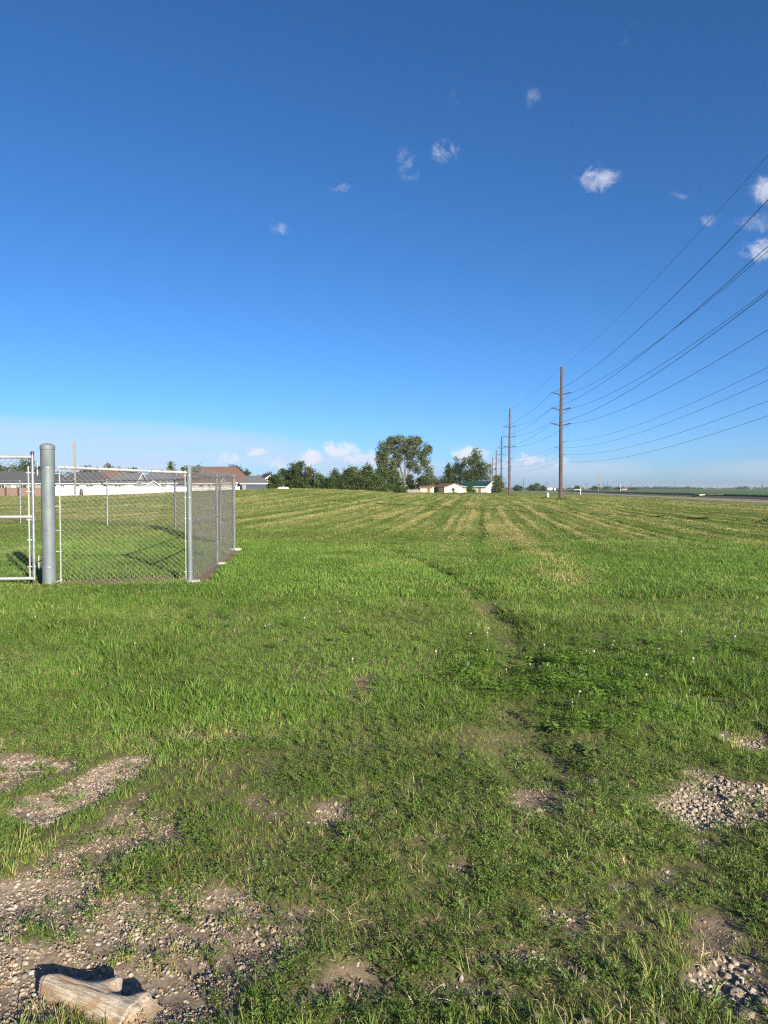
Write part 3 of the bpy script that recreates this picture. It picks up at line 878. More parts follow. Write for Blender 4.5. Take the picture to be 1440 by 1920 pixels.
# ------------------------------------------------------------------ buildings
def house(name, label, x, y, z, rz, wd_, dp, he, hr, wall, roof, inL=0.0, inR=0.0, over=.45, wins=(), doors=(), garage=(), vents=0, cat='house', group=None, chimney=False, trim='white_paint', gwins=()):
    """local x along the front, local -y towards the viewer; ridge along x"""
    t = thing(name, label, cat, (x, y, z), rz, group)
    w2, d2 = wd_ / 2, dp / 2
    mb = MB().box(-w2, w2, -d2, d2, -1.0, he)
    wl = mb.build('wall', M[wall], t)
    for s_, ins in ((-1, inL), (1, inR)):
        if ins <= 0:
            xg = s_ * w2
            p = [(xg - s_ * .12, -d2 + .01, he), (xg - s_ * .12, d2 - .01, he), (xg - s_ * .12, 0, hr - .03)]
            MB().prism(p, (s_ * .12 + s_ * .004, 0, 0)).build('gable', M[wall], t)
    # roof slabs with thickness
    th = .16
    sl = (hr - he) / d2; ye = d2 + over; ze = he - over * sl
    def shell(q):
        return q
    L_, R_ = -w2 - over, w2 + over
    a = MB()
    rl, rr = (L_ + inL if inL > 0 else L_), (R_ - inR if inR > 0 else R_)
    top = [(L_, -ye, ze), (R_, -ye, ze), (R_, ye, ze), (L_, ye, ze), (rl, 0, hr), (rr, 0, hr)]
    n = 6
    a.v = [(p[0], p[1], p[2] + th) for p in top] + list(top)
    faces = [(0, 1, 5, 4), (2, 3, 4, 5)]
    if inR > 0: faces.append((1, 2, 5))
    if inL > 0: faces.append((3, 0, 4))
    a.f = list(faces) + [tuple(i + n for i in reversed(f)) for f in faces]
    edges = [(0, 1), (2, 3)] + ([(1, 2)] if inR > 0 else [(1, 5), (5, 2)]) + ([(3, 0)] if inL > 0 else [(3, 4), (4, 0)])
    a.f += [(i + n, j + n, j, i) for i, j in edges]
    rf = a.build('roof', M[roof], t)
    if trim:
        MB().box(L_ + .02, R_ - .02, -ye - .035, -ye - .003, ze - .06, ze + th - .02).build('fascia', M[trim], t)
        if inR <= 0:
            for sg in (-1, 1):
                MB().prism([(R_ + .003, sg * (ye), ze - .05), (R_ + .003, 0, hr - .05), (R_ + .003, 0, hr + th - .01), (R_ + .003, sg * ye, ze + th - .01)], (.03, 0, 0)).build('rake_board', M[trim], t)
    for i in range(vents):
        vx = rl + (rr - rl) * (i + .7) / (vents + .4)
        MB().box(vx - .16, vx + .16, -.75, -.45, hr - .55 * sl - .1, hr - .45 * sl + .42).build('roof_vent', M['roof_dark'], rf)
    if chimney:
        MB().box(rl + .6, rl + 1.2, .4, 1.0, hr - 1.2, hr + .7).build('chimney', M['tan'], rf)
    for (wx_, wz, ww, wh) in wins:
        f = MB(); b = .07
        x0, x1, z0, z1 = wx_ - ww / 2, wx_ + ww / 2, wz, wz + wh; yf = -d2
        f.box(x0 - b, x1 + b, yf - .05, yf + .02, z1, z1 + b); f.box(x0 - b, x1 + b, yf - .07, yf + .02, z0 - b, z0)
        f.box(x0 - b, x0, yf - .05, yf + .02, z0, z1); f.box(x1, x1 + b, yf - .05, yf + .02, z0, z1)
        f.box((x0 + x1) / 2 - .025, (x0 + x1) / 2 + .025, yf - .04, yf + .02, z0, z1)
        wn = f.build('window', M['white_paint'], t)
        MB().box(x0, x1, yf - .02, yf + .01, z0, z1).build('pane', M['glass'], wn)
    for (wy_, wz, ww, wh) in gwins:      # on the right gable end
        f = MB(); b = .07; xf = w2
        f.box(xf - .01, xf + .05, wy_ - ww / 2 - b, wy_ + ww / 2 + b, wz - b, wz + wh + b)
        wn = f.build('window', M['white_paint'], t)
        MB().box(xf + .052, xf + .06, wy_ - ww / 2, wy_ + ww / 2, wz, wz + wh).build('pane', M['glass'], wn)
    for (dx_, dw, dh, dm) in doors:
        d_ = MB().box(dx_ - dw / 2, dx_ + dw / 2, -d2 - .05, -d2 + .01, -.2, dh).build('door', M[dm], t)
        MB().box(dx_ + dw * .32, dx_ + dw * .4, -d2 - .1, -d2 - .05, 1.0, 1.08).build('handle', M['galv'], d_)
    for (dx_, dw, dh, dm) in garage:
        d_ = MB().box(dx_ - dw / 2, dx_ + dw / 2, -d2 - .04, -d2 + .01, -.2, dh).build('garage_door', M[dm], t)
        for q in range(4):
            MB().box(dx_ - dw / 2 + .05, dx_ + dw / 2 - .05, -d2 - .055, -d2 - .038, .04 + q * dh / 4, (q + 1) * dh / 4 - .04).build('door_panel', M[dm], d_)
    return t


def H(px0, px1, Y, **k):
    """x centre and width for a front seen between two photo columns at distance Y"""
    return (px_x(px0, Y) + px_x(px1, Y)) / 2, (px_x(px1, Y) - px_x(px0, Y))


YB = 158.0
c, wd_ = H(-60, 104, YB)
house('ranch_house', 'long dark roofed house seen through the gate behind the brown board fence', c, YB + 5, .25, 0, wd_, 10, 2.55, 5.1, 'grey_siding', 'roof_dark', 3.2, 3.2, vents=3,
      wins=[(-6.5, .9, 1.6, 1.2), (-2.2, .9, 1.2, 1.2), (2.5, .9, 1.8, 1.2), (7.6, .9, 1.3, 1.2)], doors=[(.4, 1.0, 2.1, 'white_paint')], group='houses behind the fences')
c, wd_ = H(104, 178, YB - 2)
house('ranch_house', 'dark roofed house with a bright white wall behind the bleached wooden pole', c, YB + 4, .25, 0, wd_ + 1, 9, 2.55, 4.9, 'white_paint', 'roof_dark', 2.6, 2.0, vents=1,
      wins=[(-3.4, .9, .8, 1.2), (-.2, .8, 1.0, 1.4)], doors=[(2.6, 1.7, 2.1, 'navy')], group='houses behind the fences')
c, wd_ = H(172, 232, YB + 22)
house('ranch_house', 'house with a low brown hip roof partly hidden behind grey roofs', c, YB + 26, .3, 0, wd_ + 2, 9, 2.9, 5.7, 'tan', 'roof_brown', 3, 3, wins=[(-2, 1, 1.2, 1.2), (2, 1, 1.2, 1.2)], vents=1, group='houses behind the fences')
c, wd_ = H(196, 250, YB)
house('ranch_house', 'grey roofed house with a white framed opening above the white fence', c, YB + 5, .25, 0, wd_, 8, 2.6, 4.75, 'grey_siding', 'roof_grey', 2.4, 0.0, vents=1,
      wins=[(-.6, .9, 1.5, 1.2)], garage=[(2.0, 1.8, 2.2, 'white_paint')], group='houses behind the fences')
c, wd_ = H(244, 330, YB + 6)
house('ranch_house', 'wide house with a pyramid shaped grey roof and a vent pipe', c, YB + 12, .25, 0, wd_, 11, 2.7, 5.6, 'grey_siding', 'roof_grey', 4.8, 4.8, vents=1,
      wins=[(-3.4, .9, 1.4, 1.2), (.4, .9, 1.4, 1.2)], doors=[(3.4, 1.0, 2.1, 'white_paint')], group='houses behind the fences')
c, wd_ = H(278, 302, YB - 8)
house('garden_shed', 'small shed with a pale gabled front peeking over the white fence', c, YB - 8, .35, -R(78), 2.6, wd_ * .9, 1.9, 2.75, 'grey_siding', 'roof_grey', group='houses behind the fences', cat='shed')
c, wd_ = H(318, 372, YB + 16)
house('ranch_house', 'brown roofed house mostly hidden behind the corner fence post', c, YB + 20, .3, 0, wd_, 9, 3.0, 5.5, 'tan', 'roof_brown', 3, 3, wins=[(-2, 1, 1.2, 1.2)], group='houses behind the fences')
Y5 = 150.0
c, wd_ = H(366, 450, Y5)
t5 = house('brown_roofed_house', 'cream house with a tall brown shingle roof at the end of the row', c, Y5 + 6, .45, R(-6), wd_ - .5, 10, 2.55, 5.75, 'cream', 'roof_brown', 0.0, 2.2, vents=0, over=.5,
           wins=[(-1.8, .95, .9, 1.15), (1.4, .95, .8, 1.15)], doors=[(-.2, .9, 2.05, 'brown_wood'), (3.9, .8, 2.05, 'brown_wood')], group='houses behind the fences')
c, wd_ = H(352, 410, Y5 - 4)
house('sun_porch', 'low brown roofed porch wing in front of the cream house', c, Y5 - 1, .45, R(-4), wd_, 4.4, 2.2, 3.1, 'cream', 'roof_brown', 0, 0, over=.35,
      wins=[(-.4, .85, .9, 1.0), (1.2, .85, .6, 1.0), (2.4, .85, .7, 1.0)], group='houses behind the fences', cat='porch')
c, wd_ = H(452, 497, 146)
house('garage', 'slate blue garage with a grey hip roof beside the cream house', c, 146 + 3.4, .62, R(3), wd_, 6.5, 2.05, 3.45, 'navy', 'roof_grey', .9, 2.0, over=.4, vents=0,
      garage=[(.2, 3.6, 1.9, 'navy')], wins=[(-2.0, .8, .35, 1.0)], group='houses behind the fences', cat='garage')
c, wd_ = H(482, 505, 160)
house('white_gabled_house', 'little white gabled house end showing behind the slate blue garage', c, 164, .75, -R(70), 8, 5.0, 2.0, 3.6, 'white_paint', 'roof_dark', over=.4, gwins=[(0, 1.0, .6, .8)], group='houses behind the fences')

# white vinyl fence, panel by panel
YW = 140.0
t = thing('vinyl_fence', 'long white vinyl fence in front of the houses on the left', 'fence', (px_x(107, YW), YW, 0))
x = px_x(104, YW); i = 0
while x < px_x(432, YW):
    z = gz(x, YW); f = (x - px_x(104, YW))
    yv = 0 + .06 * f
    MB().box(x - t.location.x - .065, x - t.location.x + .065, yv - .065, yv + .065, z - .3, 1.97).build('post', M['vinyl'], t)
    z2 = gz(x + 1.2, YW + yv)
    o = MB().box(x - t.location.x + .065, x - t.location.x + 2.335, yv - .02, yv + .02, z2 - .1, 1.90).build('panel', M['vinyl'], t)
    MB().box(x - t.location.x + .066, x - t.location.x + 2.334, yv - .045, yv - .021, 1.80, 1.905).build('rail', M['vinyl'], o)
    MB().box(x - t.location.x + .066, x - t.location.x + 2.334, yv - .045, yv - .021, z2 + .07, z2 + .2).build('rail', M['vinyl'], o)
    x += 2.4; i += 1
# brown board fence on the far left
YF = 134.0
t = thing('board_fence', 'brown board fence with dark posts seen through the gate', 'fence', (px_x(-60, YF), YF, 0))
x = px_x(-60, YF)
while x < px_x(82, YF):
    z = gz(x, YF); xl = x - t.location.x
    MB().box(xl - .12, xl + .12, -.25, -.05, z - .3, z + 1.75).build('post', M['tie'], t)
    MB().box(xl + .02, xl + 2.38, 0, .06, z + .05, z + 1.62).build('panel', M['brown_wood'], t)
    x += 2.4
# bleached pole, grill and planter in front of the white fence
x, y = px_x(141, 97), 97.0
t = thing('wooden_pole', 'bleached bare wooden pole standing alone behind the fence', 'pole', (x, y, gz(x, y)))
smooth_by_angle(MB().tube([(0, 0, -.4), (.02, 0, 2.5), (0, 0, 5.2), (.03, 0, 7.55)], [.13, .125, .115, .10], 12).build('shaft', M['pole_grey'], t))
smooth_by_angle(MB().tube([(-.2, 0, 6.95), (.05, 0, 6.9)], .05, 6).build('peg', M['pole_grey'], t))
MB().box(-.16, -.10, -.1, .1, 2.2, 2.6).build('wire_box', M['galv_dark'], t)
x, y = px_x(152.5, 110), 110.0
t = thing('kettle_grill', 'dark covered grill standing beside the bleached wooden pole', 'grill', (x, y, gz(x, y)))
smooth_by_angle(MB().lathe([(.24, .0), (.26, .35), (.27, .75), (.22, 1.0), (.12, 1.16), (.06, 1.2), (.05, 1.32)], (0, 0, 0), 14).build('cover', M['dark_iron'], t), 60)
MB().box(-.30, .30, -.3, .3, -.1, .06).build('base', M['tie'], t)
x, y = px_x(172, 112), 112.0
t = thing('stone_planter', 'low tan planter bed on the ground by the grill', 'planter', (x, y, gz(x, y)))
MB().box(-1.15, 1.15, -.35, .35, -.2, .26).build('kerb', M['tan'], t)
MB().box(-1.05, 1.05, -.27, .27, .2, .275).build('soil', M['brown_wood'], t)
# white tank on the crest
x, y = px_x(531, 139), 139.0
t = thing('propane_tank', 'white rounded tank lying in front of the hedge trees', 'tank', (x, y, px_z(918.5, 139) + .1))
pr = [(.02, -1.12), (.2, -1.08), (.32, -.95), (.36, -.8), (.36, .8), (.32, .95), (.2, 1.08), (.02, 1.12)]
mb = MB().lathe(pr, (0, 0, 0), 20); mb.v = [(v[2], v[1], v[0] + .1) for v in mb.v]; mb.f = [tuple(reversed(f)) for f in mb.f]
smooth_by_angle(mb.build('shell', M['tank'], t), 40)
for s_ in (-.7, .7):
    MB().box(s_ - .08, s_ + .08, -.3, .3, -.75, -.2).build('leg', M['concrete'], t)
smooth_by_angle(MB().lathe([(.12, .4), (.12, .52), (.08, .56)], (0, 0, 0), 12).build('dome', M['tank'], t))

# sheds beyond the field
YS = 203.0
gy = gz(26, YS)
t = house('green_roofed_shed', 'pale yellow shed with a dark green metal roof at the end of the field', px_x(897, YS), YS + 1, px_z(925.5, YS), R(-37), 8.7, 5.8, 2.1, 3.42, 'cream_steel', 'roof_green', over=.35,
          doors=[(2.2, .8, 1.7, 'grey_wood')], wins=[(-1.6, .7, .8, .7)], cat='shed', trim='white_paint')
house('cream_garage', 'cream garage with a shallow brown gable just behind the green roofed shed', px_x(842, YS), YS + 4, px_z(925, YS), R(-70), 9.0, 6.3, 1.75, 2.75, 'cream', 'roof_brown', over=.3, cat='garage', trim='brown_wood', gwins=[])
house('small_shed', 'small flat cream shed near the big cottonwood', px_x(801, YS), YS + 1, px_z(923, YS), R(-20), 3.4, 2.6, 1.4, 1.75, 'cream', 'roof_brown', over=.25, cat='shed', trim='brown_wood', doors=[(.9, .7, 1.2, 'brown_wood')])
house('white_building', 'pale roofed white building half hidden behind the hedge by the cottonwood', px_x(776, YS + 25), YS + 28, px_z(922, YS + 25), R(5), 5.0, 4, 1.9, 2.6, 'grey_siding', 'white_paint', over=.2, cat='building')
t = thing('board_fence', 'low greyish board fence at the foot of the cottonwood', 'fence', (px_x(745, 196), 196, px_z(924, 196)))
for i in range(5):
    MB().box(i * 1.6 - .06, i * 1.6 + .06, -.06, .06, -.5, 1.2).build('post', M['grey_wood'], t)
    if i < 4:
        mb = MB()
        for q in range(10):
            mb.box(i * 1.6 + .06 + q * .15, i * 1.6 + .06 + q * .15 + .13, -.085, -.062, -.4, .85 + .05 * ((q * 7 + i) % 3))
        tag(mb.build('boards', M['grey_wood'], t), kind='stuff')
        MB().box(i * 1.6 + .06, i * 1.6 + 1.54, -.058, .0, .5, .6).build('rail', M['grey_wood'], t)

# ------------------------------------------------------------------ trees
def leaf_mesh(name, lobes, n_cl, per, size, sig, seed, mat, sparse=0.0, up=.25):
    """leaf-sized faces in clumps spread through ellipsoid lobes (cx,cy,cz,rx,ry,rz)"""
    r = np.random.RandomState(seed)
    lob = np.array(lobes, float)
    wgt = (lob[:, 3] * lob[:, 4] * lob[:, 5]) ** (2 / 3.); wgt /= wgt.sum()
    li = r.choice(len(lob), n_cl, p=wgt)
    d = r.normal(size=(n_cl, 3)); d /= np.linalg.norm(d, axis=1)[:, None]
    rad = r.uniform(0, 1, n_cl) ** .38 * (1 + .16 * r.normal(size=n_cl))
    cen = lob[li, :3] + d * rad[:, None] * lob[li, 3:]
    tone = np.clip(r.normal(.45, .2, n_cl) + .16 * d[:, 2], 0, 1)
    cs = sig * r.uniform(.6, 1.3, n_cl)
    C = np.repeat(cen, per, 0); N = n_cl * per
    P = C + r.normal(size=(N, 3)) * np.repeat(cs, per)[:, None] * np.array([1, 1, .75])
    nrm = np.repeat(d, per, 0) * .7 + r.normal(size=(N, 3)) * .65 + np.array([0, 0, up])
    nrm /= np.linalg.norm(nrm, axis=1)[:, None]
    a = np.cross(nrm, r.normal(size=(N, 3))); a /= np.linalg.norm(a, axis=1)[:, None]; b = np.cross(nrm, a)
    s = size * r.uniform(.6, 1.35, N)[:, None]
    V = np.stack([P - a * s, P - b * s * .55, P + a * s, P + b * s * .55], 1).reshape(-1, 3)
    me = bpy.data.meshes.new(name)
    me.vertices.add(len(V)); me.vertices.foreach_set('co', V.astype(np.float32).ravel())
    me.loops.add(4 * N); me.loops.foreach_set('vertex_index', np.arange(4 * N, dtype=np.int32))
    me.polygons.add(N); me.polygons.foreach_set('loop_start', (np.arange(N) * 4).astype(np.int32))
    me.update(calc_edges=True)
    at = me.attributes.new('bt', 'FLOAT', 'POINT')
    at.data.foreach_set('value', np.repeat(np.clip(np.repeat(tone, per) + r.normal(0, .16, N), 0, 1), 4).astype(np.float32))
    me.materials.append(M[mat])
    return me


def tree(name, label, px, Y, base_py, lobes, cat='tree', group=None, n=260, per=18, size=.26, sig=.42, seed=1, leaf='leaf_dark', bark='bark_dark', tr=.22, rz=0.0, tips=None, trunk_h=None):
    x = px_x(px, Y); z = px_z(base_py, Y) - .15
    t = thing(name, label, cat, (x, Y, z), rz, group)
    r = random.Random(seed)
    top = max(l[2] for l in lobes); th = trunk_h or top * .75
    mb = MB()
    mb.tube([(0, 0, -.4), (.05 * th * .1, 0, th * .25), (-.06 * th * .1, .1, th * .6), (.05, 0, th)], [tr * 1.25, tr, tr * .7, tr * .25], 8)
    for l in (tips or lobes):
        h0 = min(max(.25 * th, l[2] * .45), th * .8)
        st = Vector((0, 0, h0)); en = Vector(l[:3]); m_ = st.lerp(en, .5) + Vector((r.uniform(-.3, .3), r.uniform(-.3, .3), .12 * (en - st).length))
        mb.tube([st, m_, en], [tr * .55, tr * .35, tr * .1], 6)
    smooth_by_angle(mb.build('trunk', M[bark], t), 60)
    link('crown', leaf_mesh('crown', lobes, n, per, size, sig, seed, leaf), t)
    return t


def lobes_for(w_, h, seed, kind='round', base=.12):
    """uneven lobes for a crown of half-width w_ and height h"""
    r = random.Random(seed); out = []
    k = 9
    for i in range(k):
        f = (i + .5) / k; zc = h * (base + (1 - base) * f * .92)
        if kind == 'cone': ww = w_ * (1.05 - .85 * f)
        elif kind == 'bush': ww = w_ * (1.0 - .35 * f)
        else: ww = w_ * (.55 + .75 * math.sin(math.pi * min(1, f * .95 + .05)) ** .8 - .25 * f)
        a = r.uniform(0, 6.28); off = ww * .5
        rr = ww * r.uniform(.5, .72)
        out.append((math.cos(a) * off, math.sin(a) * off * .9, zc, rr, rr, h / k * r.uniform(1.1, 1.7)))
    return out


# the big cottonwood
ct = [(-5.0, .5, 12.2, 2.4, 2.4, 2.4), (-5.4, -.3, 9.0, 2.2, 2.2, 2.7), (-4.4, .4, 6.0, 1.7, 1.8, 1.8), (-1.8, 0, 13.9, 2.7, 2.4, 1.7), (2.2, .4, 13.8, 2.5, 2.4, 1.7),
      (-1.8, .8, 10.6, 2.3, 2.3, 2.4), (2.8, -.2, 11.0, 2.3, 2.3, 2.3), (2.2, .8, 8.2, 1.8, 1.8, 1.6), (6.3, 0, 12.0, 1.25, 1.4, 1.7), (4.8, .3, 9.2, 1.2, 1.3, 1.9),
      (4.1, -.3, 6.9, .8, .9, .8), (-3.0, -.6, 7.6, 1.5, 1.5, 1.6), (.3, .2, 12.2, 1.6, 1.8, 1.8), (-6.3, .2, 10.4, 1.2, 1.2, 1.2), (-2.2, 0, 4.9, 1.2, 1.2, 1.1), (5.4, .2, 10.8, 1.1, 1.1, 1.2), (-4.9, .2, 4.5, 1.5, 1.5, 1.3), (-5.6, 0, 7.0, 1.3, 1.4, 1.3), (-3.4, .3, 3.4, 1.4, 1.4, 1.0), (.8, .3, 9.6, 1.1, 1.2, 1.3), (-1.7, .9, 8.0, 1.5, 1.5, 1.5), (1.5, 1.0, 7.2, 1.3, 1.3, 1.2), (3.5, .2, 6.2, 1.2, 1.2, 1.0), (-2.6, -.3, 5.9, 1.4, 1.4, 1.3), (5.6, .1, 8.0, .9, .9, 1.0), (-6.6, .1, 8.6, .9, 1.0, 1.2), (3.9, 0, 14.2, 1.2, 1.3, 1.2), (-3.6, .1, 14.0, 1.4, 1.4, 1.3)]
t = thing('cottonwood_tree', 'tall spreading cottonwood with a pale forked trunk, highest tree in view', 'tree', (px_x(758, 200), 200, px_z(925, 200)))
mb = MB()
mb.tube([(0, 0, -.5), (.05, 0, 2.2), (-.1, 0, 4.2)], [.55, .45, .40], 10)
for path, r0 in (([(-.1, 0, 4.0), (-.9, .2, 6.5), (-1.6, .3, 9.5), (-1.9, 0, 13)], .30), ([(0, 0, 4.0), (.3, .1, 7.0), (.2, .2, 10.5), (.4, .2, 13.2)], .30),
                 ([(.1, 0, 4.2), (1.6, 0, 6.2), (3.2, .2, 8.4), (5.8, 0, 11.6)], .22), ([(-.5, 0, 2.4), (-1.2, .2, 4.4), (-3.0, .2, 6.4), (-4.8, .3, 9.2)], .24),
                 ([(-1.6, .3, 9.5), (-3.4, .3, 10.8), (-5.0, .4, 12.2)], .14), ([(.3, .1, 8), (1.6, .2, 10.2), (2.4, .3, 13)], .17), ([(2.4, .1, 7.2), (3.0, -.2, 9.4), (2.8, -.2, 11)], .13),
                 ([(-3.0, .2, 6.4), (-4.4, .2, 6.8), (-5.6, .2, 8.2)], .11)):
    k = len(path); mb.tube(path, [r0 * (1 - .75 * i / (k - 1)) for i in range(k)], 8)
smooth_by_angle(mb.build('trunk', M['bark'], t), 60)
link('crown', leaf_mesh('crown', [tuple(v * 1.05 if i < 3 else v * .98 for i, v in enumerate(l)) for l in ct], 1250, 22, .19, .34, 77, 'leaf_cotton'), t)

HEDGE = 'trees and bushes of the hedge line'
HT = [  # label, px centre, px half width, top py, base py, distance, kind, leaf, density
    ('dark round tree top showing between the brown roof and the garage', 452, 18, 879, 917, 190, 'round', 'leaf_dark', 220),
    ('low round tree behind the white gabled house end', 499, 21, 886, 917, 200, 'round', 'leaf_dark', 240),
    ('dense dark tree touching the white gabled house end', 517, 14, 891, 918, 152, 'bush', 'leaf_dark', 230),
    ('mid green tree left of the tallest hedge tree', 536, 16, 880, 918, 172, 'round', 'leaf_mid', 240),
    ('tallest dark tree of the hedge, left of the withered one', 562, 18, 864, 919, 170, 'round', 'leaf_dark', 330),
    ('withered brownish tree with thin foliage in the hedge', 583, 12, 875, 919, 168, 'round', 'leaf_dead', 120),
    ('pale green rounded bush in the hedge right of the withered tree', 603, 16, 889, 920, 164, 'bush', 'leaf_light', 230),
    ('slim upright tree in the middle of the hedge', 626, 9, 880, 920, 170, 'round', 'leaf_mid', 150),
    ('low dark bush filling a dip of the hedge', 640, 13, 891, 921, 166, 'bush', 'leaf_dark', 190),
    ('dark green tree left of the silvery one in the hedge', 652, 10, 876, 921, 170, 'round', 'leaf_dark', 180),
    ('silvery green tree with upright twigs in the hedge', 667, 11, 872, 922, 172, 'round', 'leaf_cotton', 190),
    ('broad very dark tree left of the big pale bush', 686, 16, 870, 922, 174, 'round', 'leaf_dark', 300),
    ('big pale green bush below the cottonwood on its left', 718, 24, 880, 924, 172, 'bush', 'leaf_mid', 380),
    ('bushy green shrub at the foot of the cottonwood trunk', 742, 16, 893, 924, 176, 'bush', 'leaf_mid', 230),
    ('dark shrub showing behind the cottonwood trunk', 767, 10, 889, 922, 212, 'bush', 'leaf_dark', 150),
    ('open pyramid shaped tree between the cottonwood and the dark grove', 802, 21, 857, 921, 214, 'cone', 'leaf_cotton', 230),
    ('dark bush under the pyramid shaped tree', 797, 20, 893, 922, 209, 'bush', 'leaf_dark', 220),
    ('low green bushes between the small shed and the cream garage', 826, 14, 897, 922, 214, 'bush', 'leaf_mid', 140),
    ('leftmost dark tree of the grove behind the sheds', 838, 11, 868, 920, 218, 'round', 'leaf_dark', 240),
    ('very dark tree in the middle of the grove behind the sheds', 862, 19, 859, 920, 220, 'round', 'leaf_dark', 380),
    ('tallest tree of the grove, green and feathery above the green roof', 889, 22, 842, 920, 217, 'round', 'leaf_mid', 520),
    ('low bush closing the gap left of the slim hedge tree', 616, 13, 896, 920, 162, 'bush', 'leaf_dark', 170),
    ('dark undergrowth below the tallest hedge tree', 560, 22, 896, 919, 160, 'bush', 'leaf_dark', 260),
    ('dark undergrowth in front of the silvery hedge tree', 664, 22, 898, 922, 163, 'bush', 'leaf_dark', 260),
    ('green undergrowth in front of the broad dark tree', 693, 16, 897, 923, 165, 'bush', 'leaf_mid', 200),
    ('grey green shrub right of the green roofed shed', 936, 12, 889, 926, 201, 'bush', 'leaf_cotton', 190),
    ('small green bush against the side of the green roofed shed', 884, 6.5, 910, 926, 197, 'bush', 'leaf_light', 90),
]
for i, (lb, px, hw, tp, bp, Y, kd, lf, n) in enumerate(HT):
    h = (bp - tp) / F_PX * Y + .15; wdt = hw * 1.22 / F_PX * Y
    big = 'bush' if kd == 'bush' else 'tree'
    tree('hedge_bush' if kd == 'bush' else 'hedge_tree', lb, px, Y, bp, lobes_for(wdt, h, 100 + i, kd, .04 if kd == 'bush' else .10), big, HEDGE, n, 18, .19, .30 + .02 * h / 2, 200 + i, lf, 'bark_dark', .12 + .012 * h)
for i, (lb, px, hw, tp, Y) in enumerate([('round tree top above the dark roof seen through the gate', 44, 24, 861, 205), ('tree at the very left edge behind the gate', -6, 14, 872, 205),
                                         ('low tree tops just left of the thick gate post', 86, 22, 876, 210), ('tree above the roofs right of the bleached pole', 163, 20, 876, 205),
                                         ('tree top above the low brown hip roof', 204, 20, 873, 215), ('tree top above the middle of the fence rail', 246, 16, 881, 225), ('tree left of the spiky one above the corner rail', 350, 14, 880, 215),
                                         ('pointed tree above the fence near the corner post', 322, 8, 871, 200), ('low trees behind the brown roof ridge', 375, 18, 877, 230), ('trees right behind the tall brown roof', 436, 14, 877, 220)]):
    tp -= 5; hw *= 1.35
    h = (921 - tp) / F_PX * Y; kd = 'cone' if 'pointed' in lb else 'round'
    tree('backyard_tree', lb, px, Y, 921, lobes_for(hw / F_PX * Y, h, 300 + i, kd), 'tree', 'trees behind the houses', 230, 16, .26, .42, 400 + i, 'leaf_mid' if i % 3 else 'leaf_dark', 'bark_dark', .2)
# post overgrown with vine by the garage
x, y = px_x(849.5, 197), 197.0
t = thing('vine_covered_post', 'stubby post overgrown with withered vine in front of the cream garage', 'post', (x, y, px_z(925.5, 197)))
MB().tube([(0, 0, -.4), (0, 0, 1.5)], .09, 8).build('shaft', M['brown_wood'], t)
link('vine', leaf_mesh('vine', [(0, 0, 1.1, .42, .42, .5), (.15, 0, .5, .35, .35, .4)], 40, 14, .09, .16, 5, 'leaf_dead'), t)

# ------------------------------------------------------------------ far right: trees, poles, little buildings
FT = [('small round tree far beyond the dark pole', 971, 9, 910, 520), ('broad dark tree clump far between the poles', 1002, 13, 907, 520), ('small tree right of the broad far clump', 1017, 6, 912, 520),
      ('little tree behind the pale far shelter', 1083, 6, 911.5, 620), ('far round tree left of the transformer pole', 1116, 8, 911, 760), ('far low tree right of the transformer pole', 1134, 8, 914, 820),
      ('far flat tree clump beside the tiny tan building', 1160, 9, 913.5, 820), ('far tree right of the tiny tan building', 1188, 10, 914, 900)]
for i, (lb, px, hw, tp, Y) in enumerate(FT):
    h = (919.5 - tp) / F_PX * Y
    tree('far_tree', lb, px, Y, 919.5, lobes_for(hw / F_PX * Y, h, 500 + i, 'bush', .05), 'tree', 'trees far across the fields', 110, 12, .5, .75, 520 + i, 'leaf_dark', 'bark_dark', .3)
# the distant wooded rim is one mass
lob = []
rr = random.Random(4)
for a, b, Y, hp in ((940, 1120, 1500, 2.5), (1120, 1260, 1600, 4.5), (1190, 1320, 2000, 3.5), (1225, 1310, 1500, 3.5), (1380, 1640, 1500, 4.6), (1300, 1400, 2400, 2.6), (1600, 2300, 1900, 4)):
    p = a
    while p < b:
        h = hp * rr.uniform(.5, 1.15) / F_PX * Y + 1.0; wv = rr.uniform(4, 9) / F_PX * Y
        lob.append((px_x(p, Y), Y + rr.uniform(-30, 30), h * .5, wv, wv * .7, h * .6)); p += rr.uniform(2.5, 7)
tag(link('distant_treeline', leaf_mesh('distant_treeline', lob, 5200, 7, 1.3, 1.8, 9, 'leaf_dark')), 'thin dark line of distant woods along the horizon', 'treeline', kind='stuff')


def far_pole(label, px, Y, top, base, mat, r=.16, arms=1, group='poles far across the fields', name='far_utility_pole'):
    x = px_x(px, Y); zb = gz(x, Y) - .3; h = px_z(top, Y) - zb
    t = thing(name, label, 'utility pole', (x, Y, zb), 0, group)
    MB().tube([(0, 0, 0), (0, 0, h)], [r, r * .7], 6).build('shaft', M[mat], t)
    for i in range(arms):
        MB().box(-1.2, 1.2, -.08, .08, h - .5 - i * 1.0, h - .36 - i * 1.0).build('cross_arm', M[mat], t)
    return t


